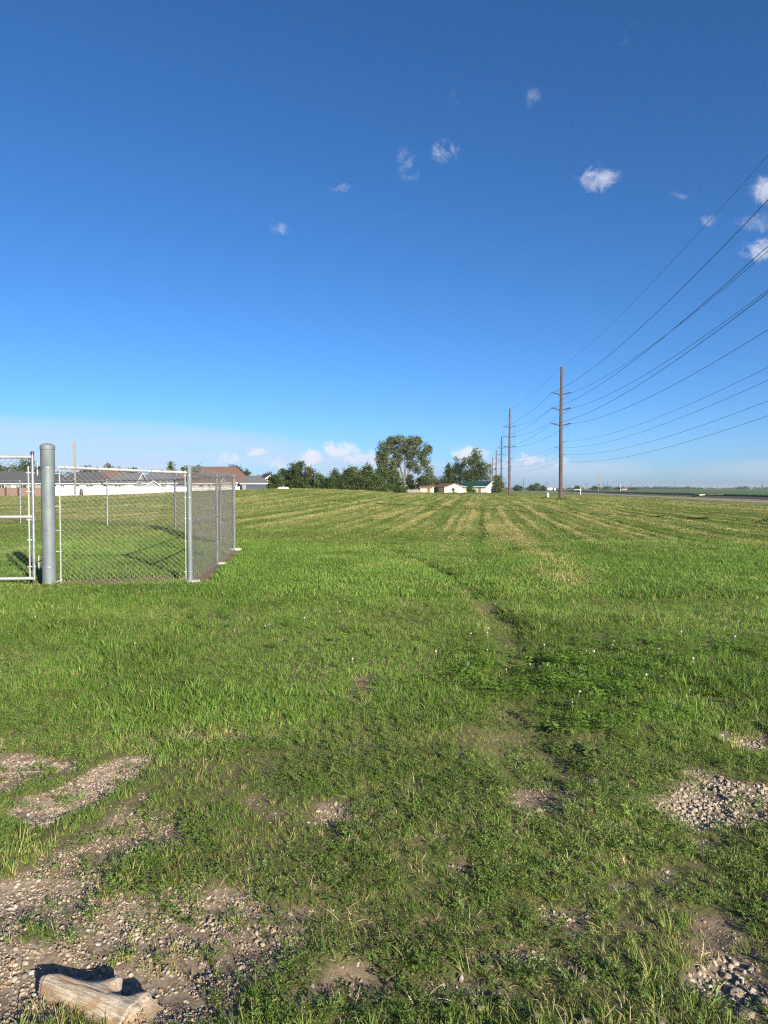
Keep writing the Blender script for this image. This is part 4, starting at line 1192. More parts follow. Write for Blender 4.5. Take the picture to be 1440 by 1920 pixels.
far_pole('pale pole with a dark transformer far right of the big reddish pole', 1121.5, 330, 888, 921, 'pole_grey', .15, 0)
t = bpy.data.objects[[o.name for o in bpy.data.objects if o.name.startswith('far_utility_pole')][-1]]
hh = px_z(888, 330) - t.location.z
smooth_by_angle(MB().tube([(.30, 0, hh - 5.6), (.30, 0, hh - 4.7)], .26, 10).build('transformer', M['dark_iron'], t))
MB().box(-.45, .45, -.1, .1, hh - .35, hh - .05).build('cross_arm', M['dark_iron'], t)
far_pole('slim pale pole just right of the big reddish pole', 1060.5, 420, 895, 920, 'pole_grey', .16, 0)
far_pole('thin dark pole standing by the far left clump of trees', 981, 520, 896.5, 920, 'pole_dark', .22, 0)
far_pole('thin far pole above the pale far roofs', 1025.5, 620, 903, 920, 'pole_dark', .22, 1)
far_pole('thin white stake standing by the railway', 1163, 290, 907.5, 924, 'white_paint', .06, 0, name='marker_stake')
for i, (px, tp) in enumerate([(1068, 909), (1099.5, 905), (1131, 905), (1139, 903.5), (1160, 908), (1184, 908), (1207, 912), (1229, 911), (1247, 911), (1265, 904), (1294, 911), (1308, 912), (1320, 912), (1332, 912), (1345, 911.5), (1429, 904)]):
    Y = 900 if i % 3 else 780
    ORD = ('first', 'second', 'third', 'fourth', 'fifth', 'sixth', 'seventh', 'eighth', 'ninth', 'tenth', 'eleventh', 'twelfth', 'thirteenth')
    lb_ = ('faint horizon pole just left of the pale far shelter' if i == 0 else 'faint horizon pole between the pale shelter and the transformer pole' if i == 1 else
           'last faint horizon pole, by itself near the right edge' if i == 15 else '%s faint horizon pole counted rightwards from the transformer pole' % ORD[i - 2])
    far_pole(lb_, px, Y, tp, 919, 'pole_dark', .26, 1)
x, Y = px_x(1083, 300), 300.0
t = thing('field_shelter', 'low shelter with a pale flat roof far beyond the field', 'shelter', (px_x(1082, 330), 330, gz(px_x(1082, 330), 330)))
MB().prism([(-1.6, -1.2, 1.25), (1.6, -1.2, 1.05), (1.6, -1.2, 1.2), (-1.6, -1.2, 1.4)], (0, 2.4, 0)).build('roof', M['white_paint'], t)
for sx in (-1.45, 1.45):
    for sy in (-1.1, 1.1):
        MB().box(sx - .06, sx + .06, sy - .06, sy + .06, -.3, 1.1).build('leg', M['grey_wood'], t)
t = thing('white_post', 'white post with a small cap by the start of the gravel road', 'post', (px_x(1088.5, 190), 190, gz(px_x(1088.5, 190), 190)))
MB().box(-.06, .06, -.06, .06, -.3, 1.95).build('shaft', M['vinyl'], t)
MB().box(-.08, .08, -.07, .07, 1.95, 2.02).build('post_cap', M['vinyl'], t)
house('tiny_tan_building', 'tiny tan building far beyond the railway', px_x(1170, 620), 620, gz(px_x(1170, 620), 620) - .2, R(-30), 3.6, 2.6, 1.8, 2.5, 'cream', 'roof_brown', cat='building', over=.2, trim=None)
house('far_farm_building', 'low far building with a pale grey roof right of the trees', px_x(1029, 560), 560, gz(px_x(1029, 560), 560) - .3, R(-10), 5.0, 4, 1.5, 2.6, 'grey_siding', 'white_paint', cat='building', over=.2, trim=None)
t = thing('white_silo', 'short white tank beside the low far building', 'tank', (px_x(1040, 545), 545, 0))
smooth_by_angle(MB().lathe([(.85, -.3), (.85, 1.9), (.8, 2.05), (.1, 2.3)], (0, 0, 0), 14).build('shell', M['tank'], t))
smooth_by_angle(MB().tube([(0, 0, 2.3), (0, 0, 2.55)], .12, 8).build('hatch', M['galv_dark'], t))
# level crossing slab in the track bed
yx = 118.0
t = thing('crossing_slab', 'pale concrete slab laid across the railway track', 'slab', (rail_x(128), 128, gz(rail_x(128), 128)))
MB().box(-.62, .62, -1.1, 1.1, .34, .505).build('panel', M['tan'], t)
MB().box(.82, 2.1, -1.1, 1.1, .28, .505).build('panel', M['tan'], t)
MB().box(-2.1, -.82, -1.1, 1.1, .28, .505).build('panel', M['tan'], t)

# ------------------------------------------------------------------ plant and stone pieces that get scattered
def raw_mesh(name, V, Fc, bt, mat, smooth=False):
    me = bpy.data.meshes.new(name)
    me.from_pydata(np.asarray(V).tolist(), [], [tuple(f) for f in Fc])
    at = me.attributes.new('bt', 'FLOAT', 'POINT'); at.data.foreach_set('value', np.asarray(bt, np.float32))
    me.materials.append(M[mat])
    if smooth: me.polygons.foreach_set('use_smooth', np.ones(len(me.polygons), bool))
    return me


def blades(name, n, rad, h0, h1, wid, bend, seed, mat, segs=3, flat=0.0):
    r = np.random.RandomState(seed); V = []; Fc = []; bt = []
    for i in range(n):
        a = r.uniform(0, 6.283); rr_ = rad * math.sqrt(r.uniform()); bx, by = rr_ * math.cos(a), rr_ * math.sin(a)
        h = r.uniform(h0, h1) ; w_ = wid * r.uniform(.7, 1.3); da = r.uniform(0, 6.283) if r.uniform() < .5 else a + r.normal(0, .8)
        lean = r.uniform(.05, .45) + flat; bd = bend * r.uniform(.3, 1.4)
        d = np.array([math.cos(da), math.sin(da)]); sd = np.array([-d[1], d[0]])
        tw = r.uniform(-.9, .9); sd = sd * math.cos(tw) + d * math.sin(tw)
        b0 = len(V); tone = np.clip(r.normal(.5, .27), 0, 1)
        x = np.array([bx, by, -.006]); ang = lean
        for s_ in range(segs + 1):
            f = s_ / segs; ww = w_ * (1 - .15 * f - .8 * f ** 3) * .5
            if s_ < segs:
                V.append([x[0] - sd[0] * ww, x[1] - sd[1] * ww, x[2]]); V.append([x[0] + sd[0] * ww, x[1] + sd[1] * ww, x[2]]); bt += [tone, tone]
            else:
                V.append(list(x)); bt.append(tone)
            st = h / segs
            x = x + np.array([d[0] * math.sin(ang) * st, d[1] * math.sin(ang) * st, math.cos(ang) * st]); ang += bd / segs * 1.6
        for s_ in range(segs - 1):
            q = b0 + 2 * s_; Fc.append((q, q + 1, q + 3, q + 2))
        q = b0 + 2 * (segs - 1); Fc.append((q, q + 1, q + 2))
    return raw_mesh(name, V, Fc, bt, mat)


def add_leaf(V, Fc, bt, c, d, up, L, w_, tone):
    d = np.array(d, float); d /= np.linalg.norm(d); s_ = np.cross(d, up); s_ /= (np.linalg.norm(s_) + 1e-9); b0 = len(V); c = np.array(c)
    n = np.cross(s_, d)
    V += [list(c), list(c + d * L * .45 + s_ * w_ * .5 + n * .06 * L), list(c + d * L), list(c + d * L * .45 - s_ * w_ * .5 + n * .06 * L)]
    Fc.append((b0, b0 + 1, b0 + 2, b0 + 3)); bt += [tone] * 4


def mat_weed(name, n, rad, hgt, L, seed, mat='weed'):
    """prostrate leafy weed: short sprawling stems with little oval leaves"""
    r = np.random.RandomState(seed); V = []; Fc = []; bt = []
    ns = max(4, n // 9)
    for s_ in range(ns):
        a = r.uniform(0, 6.283); ln = rad * r.uniform(.4, 1.1); top = hgt * r.uniform(.3, 1.2); base = np.array([r.normal(0, rad * .25), r.normal(0, rad * .25), 0])
        for q in range(9):
            f = (q + 1) / 9.; c = base + np.array([math.cos(a) * ln * f, math.sin(a) * ln * f, top * math.sin(f * 1.9) + .004])
            la = a + (1 if q % 2 else -1) * r.uniform(.5, 1.4)
            add_leaf(V, Fc, bt, c, [math.cos(la), math.sin(la), r.uniform(-.1, .9)], np.array([r.normal(0, .3), r.normal(0, .3), 1]), L * r.uniform(.6, 1.2), L * r.uniform(.3, .5), np.clip(r.normal(.45, .28), 0, 1))
    return raw_mesh(name, V, Fc, bt, mat)


def clover_mesh(name, n, rad, seed):
    r = np.random.RandomState(seed); V = []; Fc = []; bt = []
    for i in range(n):
        a = r.uniform(0, 6.283); rr_ = rad * math.sqrt(r.uniform()); h = r.uniform(.035, .085)
        c = np.array([rr_ * math.cos(a), rr_ * math.sin(a), h]); a0 = r.uniform(0, 6.28); tone = np.clip(r.normal(.5, .25), 0, 1); L = r.uniform(.012, .021)
        for q in range(3):
            la = a0 + q * 2.094
            add_leaf(V, Fc, bt, c, [math.cos(la), math.sin(la), r.uniform(-.1, .5)], np.array([r.normal(0, .2), r.normal(0, .2), 1]), L, L * .95, tone)
        b0 = len(V); V += [[c[0] * .8 - .001, c[1] * .8, 0], [c[0] * .8 + .001, c[1] * .8, 0], list(c)]; Fc.append((b0, b0 + 1, b0 + 2)); bt += [tone] * 3
    return raw_mesh(name, V, Fc, bt, 'clover')


def bloom_mesh(name, seed):
    r = np.random.RandomState(seed); mb = MB()
    h = .085; mb.lathe([(.002, h - .009), (.008, h - .005), (.0105, h + .002), (.008, h + .008), (.002, h + .011)], (0, 0, 0), 8)
    n = len(mb.v); mb.tube([(.004, 0, -.01), (0, 0, h - .008)], .0012, 3)
    me = make_mesh(name, [(v[0] * (1 + r.normal(0, .08)), v[1] * (1 + r.normal(0, .08)), v[2]) for v in mb.v], mb.f, M['flower'], True)
    return me


def stone_mesh(name, seed, mat, sharp=False, sub=2):
    import bmesh
    bm = bmesh.new(); bmesh.ops.create_icosphere(bm, subdivisions=sub, radius=1.0)
    r = np.random.RandomState(seed); sc = np.array([1.0, r.uniform(.62, .95), r.uniform(.42, .7)])
    cuts = [(lambda d: d / np.linalg.norm(d))(r.normal(size=3)) for _ in range(9)]; dist = r.uniform(.62, .95, 9)
    for v in bm.verts:
        p = np.array(v.co)
        for c, dd in zip(cuts, dist):
            q = p @ c
            if q > dd: p = p - c * (q - dd) * (1.0 if sharp else .75)
        v.co = p * sc
    me = bpy.data.meshes.new(name); bm.to_mesh(me); bm.free(); me.materials.append(M[mat])
    if not sharp: me.polygons.foreach_set('use_smooth', np.ones(len(me.polygons), bool))
    return me


def pieces(cname, meshes):
    c = bpy.data.collections.new(cname)          # not linked: only the scattered copies are in the scene
    for i, me in enumerate(meshes):
        o = bpy.data.objects.new('%s_%02d' % (cname, i), me); c.objects.link(o)
    return c


def scatter(name, label, cat, xy, rot, scl, tint, lum, pid, coll, dz=0.0):
    """one object: every point carries a copy of a piece of coll"""
    n = len(xy); z = terrain(xy[:, 0], xy[:, 1]) + dz
    me = bpy.data.meshes.new(name); me.vertices.add(n)
    me.vertices.foreach_set('co', np.column_stack([xy, z]).astype(np.float32).ravel())
    for nm, arr in (('tint', tint), ('lum', lum)):
        a = me.attributes.new(nm, 'FLOAT', 'POINT'); a.data.foreach_set('value', np.asarray(arr, np.float32))
    a = me.attributes.new('rot', 'FLOAT_VECTOR', 'POINT'); a.data.foreach_set('vector', np.asarray(rot, np.float32).ravel())
    a = me.attributes.new('scl', 'FLOAT_VECTOR', 'POINT'); a.data.foreach_set('vector', np.asarray(scl, np.float32).ravel())
    a = me.attributes.new('pid', 'INT', 'POINT'); a.data.foreach_set('value', np.asarray(pid, np.int32))
    o = link(name, me)
    g = bpy.data.node_groups.new(name, 'GeometryNodeTree')
    g.interface.new_socket('Geometry', in_out='INPUT', socket_type='NodeSocketGeometry'); g.interface.new_socket('Geometry', in_out='OUTPUT', socket_type='NodeSocketGeometry')
    N = g.nodes; gi = N.new('NodeGroupInput'); go = N.new('NodeGroupOutput')
    ci = N.new('GeometryNodeCollectionInfo'); ci.inputs['Collection'].default_value = coll; ci.inputs['Separate Children'].default_value = True; ci.inputs['Reset Children'].default_value = True
    ip = N.new('GeometryNodeInstanceOnPoints'); ip.inputs['Pick Instance'].default_value = True

    def attr(nm, typ):
        q = N.new('GeometryNodeInputNamedAttribute'); q.data_type = typ; q.inputs['Name'].default_value = nm; return q.outputs['Attribute']
    Lk = g.links
    Lk.new(gi.outputs[0], ip.inputs['Points']); Lk.new(ci.outputs[0], ip.inputs['Instance'])
    Lk.new(attr('pid', 'INT'), ip.inputs['Instance Index']); Lk.new(attr('rot', 'FLOAT_VECTOR'), ip.inputs['Rotation']); Lk.new(attr('scl', 'FLOAT_VECTOR'), ip.inputs['Scale'])
    Lk.new(ip.outputs[0], go.inputs[0])
    md = o.modifiers.new('scatter', 'NODES'); md.node_group = g
    return tag(o, label, cat, kind='stuff')


RS = np.random.RandomState(2024)


def wedge(y0, y1, dens, spread=.64, pad=1.3):
    """even random points over the ground the view can see, with a margin"""
    area = spread * (y1 * y1 - y0 * y0) + 2 * pad * (y1 - y0); n = int(area * dens * 1.0)
    xm = spread * y1 + pad
    x = RS.uniform(-xm, xm, int(n * 2.4)); y = RS.uniform(y0, y1, int(n * 2.4))
    k = np.abs(x) < spread * y + pad
    x, y = x[k], y[k]
    return np.column_stack([x, y])[:n]


def keep(xy, p):
    return xy[RS.uniform(0, 1, len(xy)) < p]


def rz(n, tilt=.12):
    return np.column_stack([RS.normal(0, tilt, n), RS.normal(0, tilt, n), RS.uniform(0, 6.283, n)])


def uni(s_, zs=None):
    return np.column_stack([s_, s_, s_ if zs is None else zs])


LOG_A, LOG_B = np.array(px_ground(90, 1842)), np.array(px_ground(254, 1906))


def off_things(xy):
    """no grass inside posts, poles, the log"""
    k = np.ones(len(xy), bool)
    for p, r in ((P_GATEPOST, .13), (P_CORNER, .14), (P_END, .16)):
        k &= np.hypot(xy[:, 0] - p[0], xy[:, 1] - p[1]) > r
    k &= seg_dist(xy[:, 0], xy[:, 1], LOG_A, LOG_B) > .05
    return xy[k]


def lum_at(xy, amp=.3):
    a = fbm(xy[:, 0] / .9, xy[:, 1] / .9, 3, 121); b = fbm(xy[:, 0] / 4., xy[:, 1] / 4., 2, 127)
    return np.clip(1 + amp * ((a - .5) * 2.0 + (b - .5) * 1.6) + RS.normal(0, .10, len(xy)), .5, 1.7)


# ---- turf
tufts = pieces('grass_tuft', [blades('grass_tuft', 11, .030, .05, .105, .0042, .8, 1, 'grass'), blades('grass_tuft', 12, .034, .05, .12, .0040, 1.0, 2, 'grass'), blades('grass_tuft', 9, .026, .06, .14, .0050, .7, 3, 'grass'),
                              blades('grass_tuft', 13, .040, .03, .08, .0036, 1.2, 4, 'grass'), blades('grass_tuft', 10, .03, .05, .11, .0042, 1.4, 5, 'grass', 3, .25)])
patches = pieces('grass_patch', [blades('grass_patch', 60, .17, .05, .11, .0075, .9, 11 + i, 'grass') for i in range(4)])
mownp = pieces('mown_patch', [blades('mown_patch', 30, .105, .03, .075, .010, 1.1, 21 + i, 'mown', 2, .25) for i in range(4)])
farp = pieces('far_patch', [blades('far_patch', 30, .20, .04, .10, .024, 1.0, 31 + i, 'mown', 2, .3) for i in range(4)])
weeds = pieces('low_weed', [mat_weed('low_weed', 54, .045, .028, .014, 41, 'weed'), mat_weed('low_weed', 63, .055, .022, .012, 42, 'weed'), mat_weed('low_weed', 45, .04, .036, .016, 43, 'weed'), mat_weed('low_weed', 54, .05, .03, .011, 44, 'weed')])
straws = pieces('dry_tuft', [blades('dry_tuft', 7, .03, .04, .11, .0024, 1.3, 51, 'straw', 3, .8), blades('dry_tuft', 9, .04, .03, .09, .0026, 1.5, 52, 'straw', 3, .9), blades('dry_tuft', 6, .05, .05, .13, .0022, .9, 53, 'straw', 3, .6)])
clovers = pieces('clover_clump', [clover_mesh('clover_clump', 16, .06, 61), clover_mesh('clover_clump', 20, .07, 62), clover_mesh('clover_clump', 13, .05, 63)])
blooms = pieces('clover_bloom', [bloom_mesh('clover_bloom', 71), bloom_mesh('clover_bloom', 72)])
pebbles = pieces('pebble', [stone_mesh('pebble', 80 + i, 'stone') for i in range(6)])
chips = pieces('limestone_chip', [stone_mesh('limestone_chip', 90 + i, 'lime', True) for i in range(6)])


def tall_zone(x, y):
    """0..1 where the grass stands longer"""
    t_ = sst(fbm(x / 1.1, y / 1.1, 3, 131), .44, .66)
    far = sst(y, 3.3, 5.2)
    return np.clip(t_ * (.35 + .4 * far) + .22 * far, 0, 1)


# nearest strip: separate tufts and sprawling weeds
def near_turf(y0, y1, dens, sc_lo, sc_hi, nm, lb, ws=1.0, old=1.0):
    xy = off_things(wedge(y0, y1, dens)); b, g = bare_mask(xy[:, 0], xy[:, 1]); tz = tall_zone(xy[:, 0], xy[:, 1])
    th = sst(fbm(xy[:, 0] / .22, xy[:, 1] / .22, 3, 137), .30, .60)
    p = np.clip((1 - sst(b, .08, .45)) * (.36 + .55 * th + .35 * tz) + .02 + .34 * sst(fbm(xy[:, 0] / .13, xy[:, 1] / .13, 2, 191), .55, .72) * (b < .93), 0, 1)
    k = RS.uniform(0, 1, len(xy)) < p; xy, b, tz = xy[k], b[k], tz[k]; n = len(xy)
    dry, _ = dryness(xy[:, 0], xy[:, 1])
    s_ = RS.uniform(sc_lo, sc_hi, n) * (.55 + .75 * tz) * (1 - .35 * b) * np.where(RS.uniform(0, 1, n) < .07, 1.55, 1.0) * (1 - .6 * track_mask(xy[:, 0], xy[:, 1]))
    tint = np.clip(.02 + .08 * old + .5 * dry + .5 * b + .16 * old * sst(fbm(xy[:, 0] / .3, xy[:, 1] / .3, 2, 171), .4, .7) + RS.normal(0, .15, n), 0, 1)
    scatter(nm, lb, 'grass', xy, rz(n, .18), uni(s_ * ws, s_ * RS.uniform(.75, 1.2, n)), tint, 1.1 * lum_at(xy), RS.randint(0, 5, n), tufts)


near_turf(1.05, 4.2, 2100, .36, .82, 'verge_grass', 'sparse short grass on the gravelly verge in front')
near_turf(4.2, 9.5, 1500, .44, .80, 'lawn_grass', 'thick green lawn grass below the fence line', 1.2, .15)
xy = off_things(wedge(1.05, 6.5, 720)); b, g = bare_mask(xy[:, 0], xy[:, 1])
wn_ = sst(fbm(xy[:, 0] / .5, xy[:, 1] / .5, 3, 141), .34, .58) * (1 - .92 * sst(xy[:, 1], 2.4, 5.5)) * (1 + .35 * sst(xy[:, 0], .2, 1.2))
k = RS.uniform(0, 1, len(xy)) < np.clip((1 - sst(b, .12, .62)) * wn_ + .02 + .50 * sst(fbm(xy[:, 0] / .17, xy[:, 1] / .17, 2, 143), .54, .70), 0, 1); xy = xy[k]; n = len(xy)
s_ = RS.uniform(.45, 1.05, n)
scatter('low_weeds', 'low mats of small leaved weeds creeping over the gravel', 'weeds', xy, rz(n, .15), uni(s_), np.clip(RS.normal(.08, .10, n), 0, 1), 1.12 * lum_at(xy, .35), RS.randint(0, 4, n), weeds, .002)
# dry tufts
xy = off_things(wedge(1.05, 11, 260)); b, g = bare_mask(xy[:, 0], xy[:, 1]); dz_ = sst(fbm(xy[:, 0] / .6, xy[:, 1] / .6, 3, 151), .46, .66)
k = RS.uniform(0, 1, len(xy)) < np.clip(dz_ * (1 - .85 * sst(b, .4, .8)) + .01, 0, 1); xy = xy[k]; n = len(xy); s_ = RS.uniform(.4, .85, n)
scatter('dry_grass', 'wisps of dead straw coloured grass lying among the green', 'dry grass', xy, rz(n, .3), uni(s_), RS.uniform(0, 1, n), RS.uniform(.7, 1.2, n), RS.randint(0, 3, n), straws, .002)
# mid distance
xy = off_things(wedge(9.3, 19, 95, .64, 3)); b, g = bare_mask(xy[:, 0], xy[:, 1]); xy = keep(xy, 1 - sst(b, .1, .4)); n = len(xy); dry, Mf = dryness(xy[:, 0], xy[:, 1]); s_ = RS.uniform(.75, 1.25, n)
scatter('lawn_grass', 'even green lawn around and inside the chain link enclosure', 'grass', xy, rz(n, .1), uni(s_ * 1.1, s_ * (1 - .3 * Mf) * (1 - .65 * track_mask(xy[:, 0], xy[:, 1])) * (1 - .5 * sst(xy[:, 0], -2.2, -3.2) * sst(xy[:, 1], 11.2, 10.4))), np.clip(.02 + .6 * dry + RS.normal(0, .1, n), 0, 1), 1.12 * lum_at(xy, .28), RS.randint(0, 4, n), patches)
xy = off_things(wedge(18.5, 48, 80, .64, 4)); n = len(xy); dry, Mf = dryness(xy[:, 0], xy[:, 1]); s_ = RS.uniform(.8, 1.3, n)
scatter('mown_grass', 'yellow green mown grass of the near field rows', 'grass', xy, rz(n, .1), uni(s_ * 1.05, s_ * (1.25 - .45 * Mf) * np.clip(1 + 7 * Mf * rows(xy[:, 0], xy[:, 1])[1], .3, 1.6)), np.clip(.03 + .72 * dry + RS.normal(0, .1, n), 0, 1), lum_at(xy, .22), RS.randint(0, 4, n), mownp)
xy = wedge(47, 150, 15, .60, 4); xr = (xy[:, 0] < 24 + .155 * xy[:, 1]); xy = xy[xr]; n = len(xy); dry, Mf = dryness(xy[:, 0], xy[:, 1]); s_ = RS.uniform(.8, 1.4, n)
scatter('mown_grass', 'pale mown grass of the far field rows up to the hedge', 'grass', xy, rz(n, .1), uni(s_ * 1.05, s_ * np.clip(1 + 7 * rows(xy[:, 0], xy[:, 1])[1], .3, 1.6)), np.clip(.03 + .72 * dry + RS.normal(0, .1, n), 0, 1), lum_at(xy, .22), RS.randint(0, 4, n), farp)
# unmown fringe round the poles, along the hedge and the ditch
pts_ = []
for (x, y, h, m_) in POLES[:3]:
    a = RS.uniform(0, 6.28, 90); r_ = RS.uniform(.2, 1.0, 90); pts_.append(np.column_stack([x + np.cos(a) * r_ * 1.3, y + np.sin(a) * r_]))
for (x, y) in ((px_x(1027, 98), 98),):
    a = RS.uniform(0, 6.28, 60); r_ = RS.uniform(.1, .8, 60); pts_.append(np.column_stack([x - .3 + np.cos(a) * r_, y + np.sin(a) * r_]))
for (pa, pb, Y, n_) in ((560, 760, 158, 500), (740, 960, 190, 700), (940, 1180, 240, 700)):
    p_ = RS.uniform(pa, pb, n_); Y_ = Y + RS.normal(0, 4, n_); pts_.append(np.column_stack([(p_ - CX) / F_PX * Y_, Y_]))
xy = np.concatenate(pts_); n = len(xy); s_ = RS.uniform(.8, 1.6, n)
scatter('rough_grass', 'taller rough grass round the pole feet and along the hedge', 'grass', xy, rz(n, .1), uni(s_, s_ * RS.uniform(2.5, 5.5, n)), np.clip(RS.normal(.15, .15, n), 0, 1), RS.uniform(.6, 1.0, n), RS.randint(0, 4, n), farp)

# ---- clover with white blooms
cl = []; fl = []
for (px, py, sx, sy, nc, nf) in ((1055, 1242, 70, 22, 130, 26), (905, 1212, 40, 20, 60, 9), (1200, 1228, 130, 26, 150, 8), (1370, 1222, 110, 26, 110, 12), (1010, 1290, 90, 26, 120, 3), (1180, 1290, 120, 28, 140, 9),
                                 (880, 1275, 80, 26, 70, 4), (400, 1172, 120, 16, 60, 8), (70, 1160, 60, 14, 30, 5), (720, 1228, 60, 24, 30, 3), (590, 1140, 160, 18, 20, 4), (1120, 1350, 120, 30, 90, 2), (190, 1215, 60, 20, 20, 3), (560, 1165, 50, 18, 20, 5)):
    for lst, k_ in ((cl, int(nc * .24)), (fl, int(nf * .5))):
        for _ in range(k_):
            x, y = px_ground(px + RS.normal(0, sx * .75), py + RS.normal(0, sy * .75)); lst.append((x, y))
xy = np.array(cl); n = len(xy); scatter('clover_patch', 'bright clover leaves spreading through the lawn on the right', 'clover', xy, rz(n, .1), uni(RS.uniform(.8, 1.3, n)), np.zeros(n), RS.uniform(.8, 1.25, n), RS.randint(0, 3, n), clovers, .01)
xy = np.array(fl); n = len(xy); scatter('clover_blooms', 'tiny white clover flower heads dotted over the lawn', 'flowers', xy, rz(n, .2), uni(RS.uniform(.5, 1.0, n)), np.zeros(n), np.ones(n), RS.randint(0, 2, n), blooms)

# ---- gravel
xy = wedge(1.0, 5.8, 15000, .64, .9); b, g = bare_mask(xy[:, 0], xy[:, 1]); cl_ = .35 + .9 * sst(fbm(xy[:, 0] / .12, xy[:, 1] / .12, 2, 181), .35, .65)
k = (RS.uniform(0, 1, len(xy)) < sst(b, .10, .5) * (.12 + g * .9) * cl_ + .004) & ((xy[:, 0] < .6) | (RS.uniform(0, 1, len(xy)) < .5)); xy = xy[k]; n = len(xy)
s_ = .0019 + .0040 * RS.uniform(0, 1, n) ** 1.6
scatter('fine_gravel', 'fine brown grit spread over the bare ground of the verge', 'gravel', xy, rz(n, .6), uni(s_), RS.uniform(0, 1, n), np.ones(n), RS.randint(0, 6, n), pebbles, .0005)
xy = wedge(1.0, 5.8, 4800, .64, .9); b, g = bare_mask(xy[:, 0], xy[:, 1]); k = (RS.uniform(0, 1, len(xy)) < sst(b, .14, .6) * (g * 1.0) + .008) & ((xy[:, 0] < .55) | (RS.uniform(0, 1, len(xy)) < .25)); xy = xy[k]; n = len(xy)
s_ = .0036 + .0090 * RS.uniform(0, 1, n) ** 3.0
scatter('river_gravel', 'rounded brown and cream gravel lying on the bare ground', 'gravel', xy, rz(n, .5), uni(s_), RS.uniform(0, 1, n), np.ones(n), RS.randint(0, 6, n), pebbles, .001)
xy = wedge(1.0, 6.0, 5200, .64, .9); b, g = bare_mask(xy[:, 0], xy[:, 1]); k = (RS.uniform(0, 1, len(xy)) < sst(b, .25, .7) * sst(g, .5, .95)) & (xy[:, 0] > .42 + .25 * RS.normal(size=len(xy))); xy = xy[k]; n = len(xy)
s_ = .003 + .012 * RS.uniform(0, 1, n) ** 2.8
scatter('crushed_limestone', 'heaped pale crushed limestone at the right of the verge', 'gravel', xy, rz(n, .7), uni(s_), RS.uniform(0, 1, n), np.ones(n), RS.randint(0, 6, n), chips, .003)
ST = [(842, 1858, .016, 'pale stone left of its pair below the centre of the bottom grass'), (948, 1868, .017, 'pale stone right of its pair below the centre of the bottom grass'),
      (900, 1874, .012, 'small pale stone between the two bigger ones near the bottom edge'), (1092, 1828, .018, 'rounded pale stone at the corner of the small gravel spot, lower right'),
      (838, 1912, .020, 'pale stone cut by the bottom edge just right of centre'), (1005, 1893, .018, 'lone pale stone at the bottom edge in the grass right of centre'),
      (1098, 1908, .021, 'grey lump of limestone at the bottom edge below the small gravel spot'), (1362, 1815, .018, 'uppermost big limestone lump of the bottom right gravel'),
      (1384, 1850, .023, 'big limestone lump on the left rim of the bottom right gravel'), (1430, 1872, .025, 'big limestone lump touching the right edge of the picture'),
      (1398, 1894, .027, 'largest limestone lump of the bottom right gravel'), (1240, 1910, .017, 'limestone lump at the bottom edge left of the bottom right gravel'),
      (920, 1796, .022, 'flat pale stone on the bare spot right of centre'), (1010, 1522, .017, 'pale stone on the bare soil in mid lawn, left of the limestone heap'), (590, 1542, .015, 'single pale stone in the grass left of the centre')]
for i, (px, py, r_, lb_) in enumerate(ST):
    x, y = px_ground(px, py)
    o = link('stone', stone_mesh('stone', 300 + i, 'lime', True, 3)); o.location = (x, y, gz(x, y, True) + r_ * .25); o.scale = (r_, r_, r_); o.rotation_euler = (RS.normal(0, .3), RS.normal(0, .3), RS.uniform(0, 6.28))
    tag(o, lb_, 'stone', 'larger stones on the verge')

# ---- broad leaved weeds
def dock(label, px, py, n_, L, seed, hup):
    r = np.random.RandomState(seed); x, y = px_ground(px, py)
    t = thing('broadleaf_weed', label, 'weed', (x, y, gz(x, y, True)), 0, 'broad leaved weeds in the lawn')
    for i in range(n_):
        a = i * 2.4 + r.normal(0, .2); ln = L * r.uniform(.6, 1.1); elv = r.uniform(.15, 1.1) * hup
        V = []; Fc = []; bt = []; tone = np.clip(r.normal(.5, .25), 0, 1); segs = 6; c = np.array([0., 0., .01]); an = elv
        d = np.array([math.cos(a), math.sin(a)]); sd = np.array([-d[1], d[0]])
        for q in range(segs + 1):
            f = q / segs; w_ = ln * .30 * math.sin(math.pi * min(1, f * .92 + .06)) ** .8 * .5 * (1 + .12 * math.sin(q * 2.6))
            for s_ in (-1, 0, 1):
                V.append([c[0] + sd[0] * s_ * w_, c[1] + sd[1] * s_ * w_, c[2] + abs(s_) * w_ * .35]); bt.append(tone + .1 * (s_ == 0))
            c = c + np.array([d[0] * math.cos(an), d[1] * math.cos(an), math.sin(an)]) * ln / segs; an -= .22
        for q in range(segs):
            for k_ in range(2):
                b0 = q * 3 + k_; Fc.append((b0, b0 + 1, b0 + 4, b0 + 3))
        link('leaf', raw_mesh('leaf', V, Fc, np.clip(bt, 0, 1), 'broadleaf', True), t)


dock('largest leafy rosette weed beside the small bare hole', 1045, 1368, 14, .105, 1, .9)
dock('smaller leafy weed just below the largest rosette', 1035, 1392, 9, .085, 2, .8)
dock('dark leafy weed over the shaded bare spot on the right', 1108, 1408, 11, .10, 3, .8)
dock('flat broad leaved weed near the right edge of the lawn', 1335, 1312, 11, .11, 4, .45)
dock('low broad leaved weed among the clover', 1165, 1222, 10, .13, 5, .7)

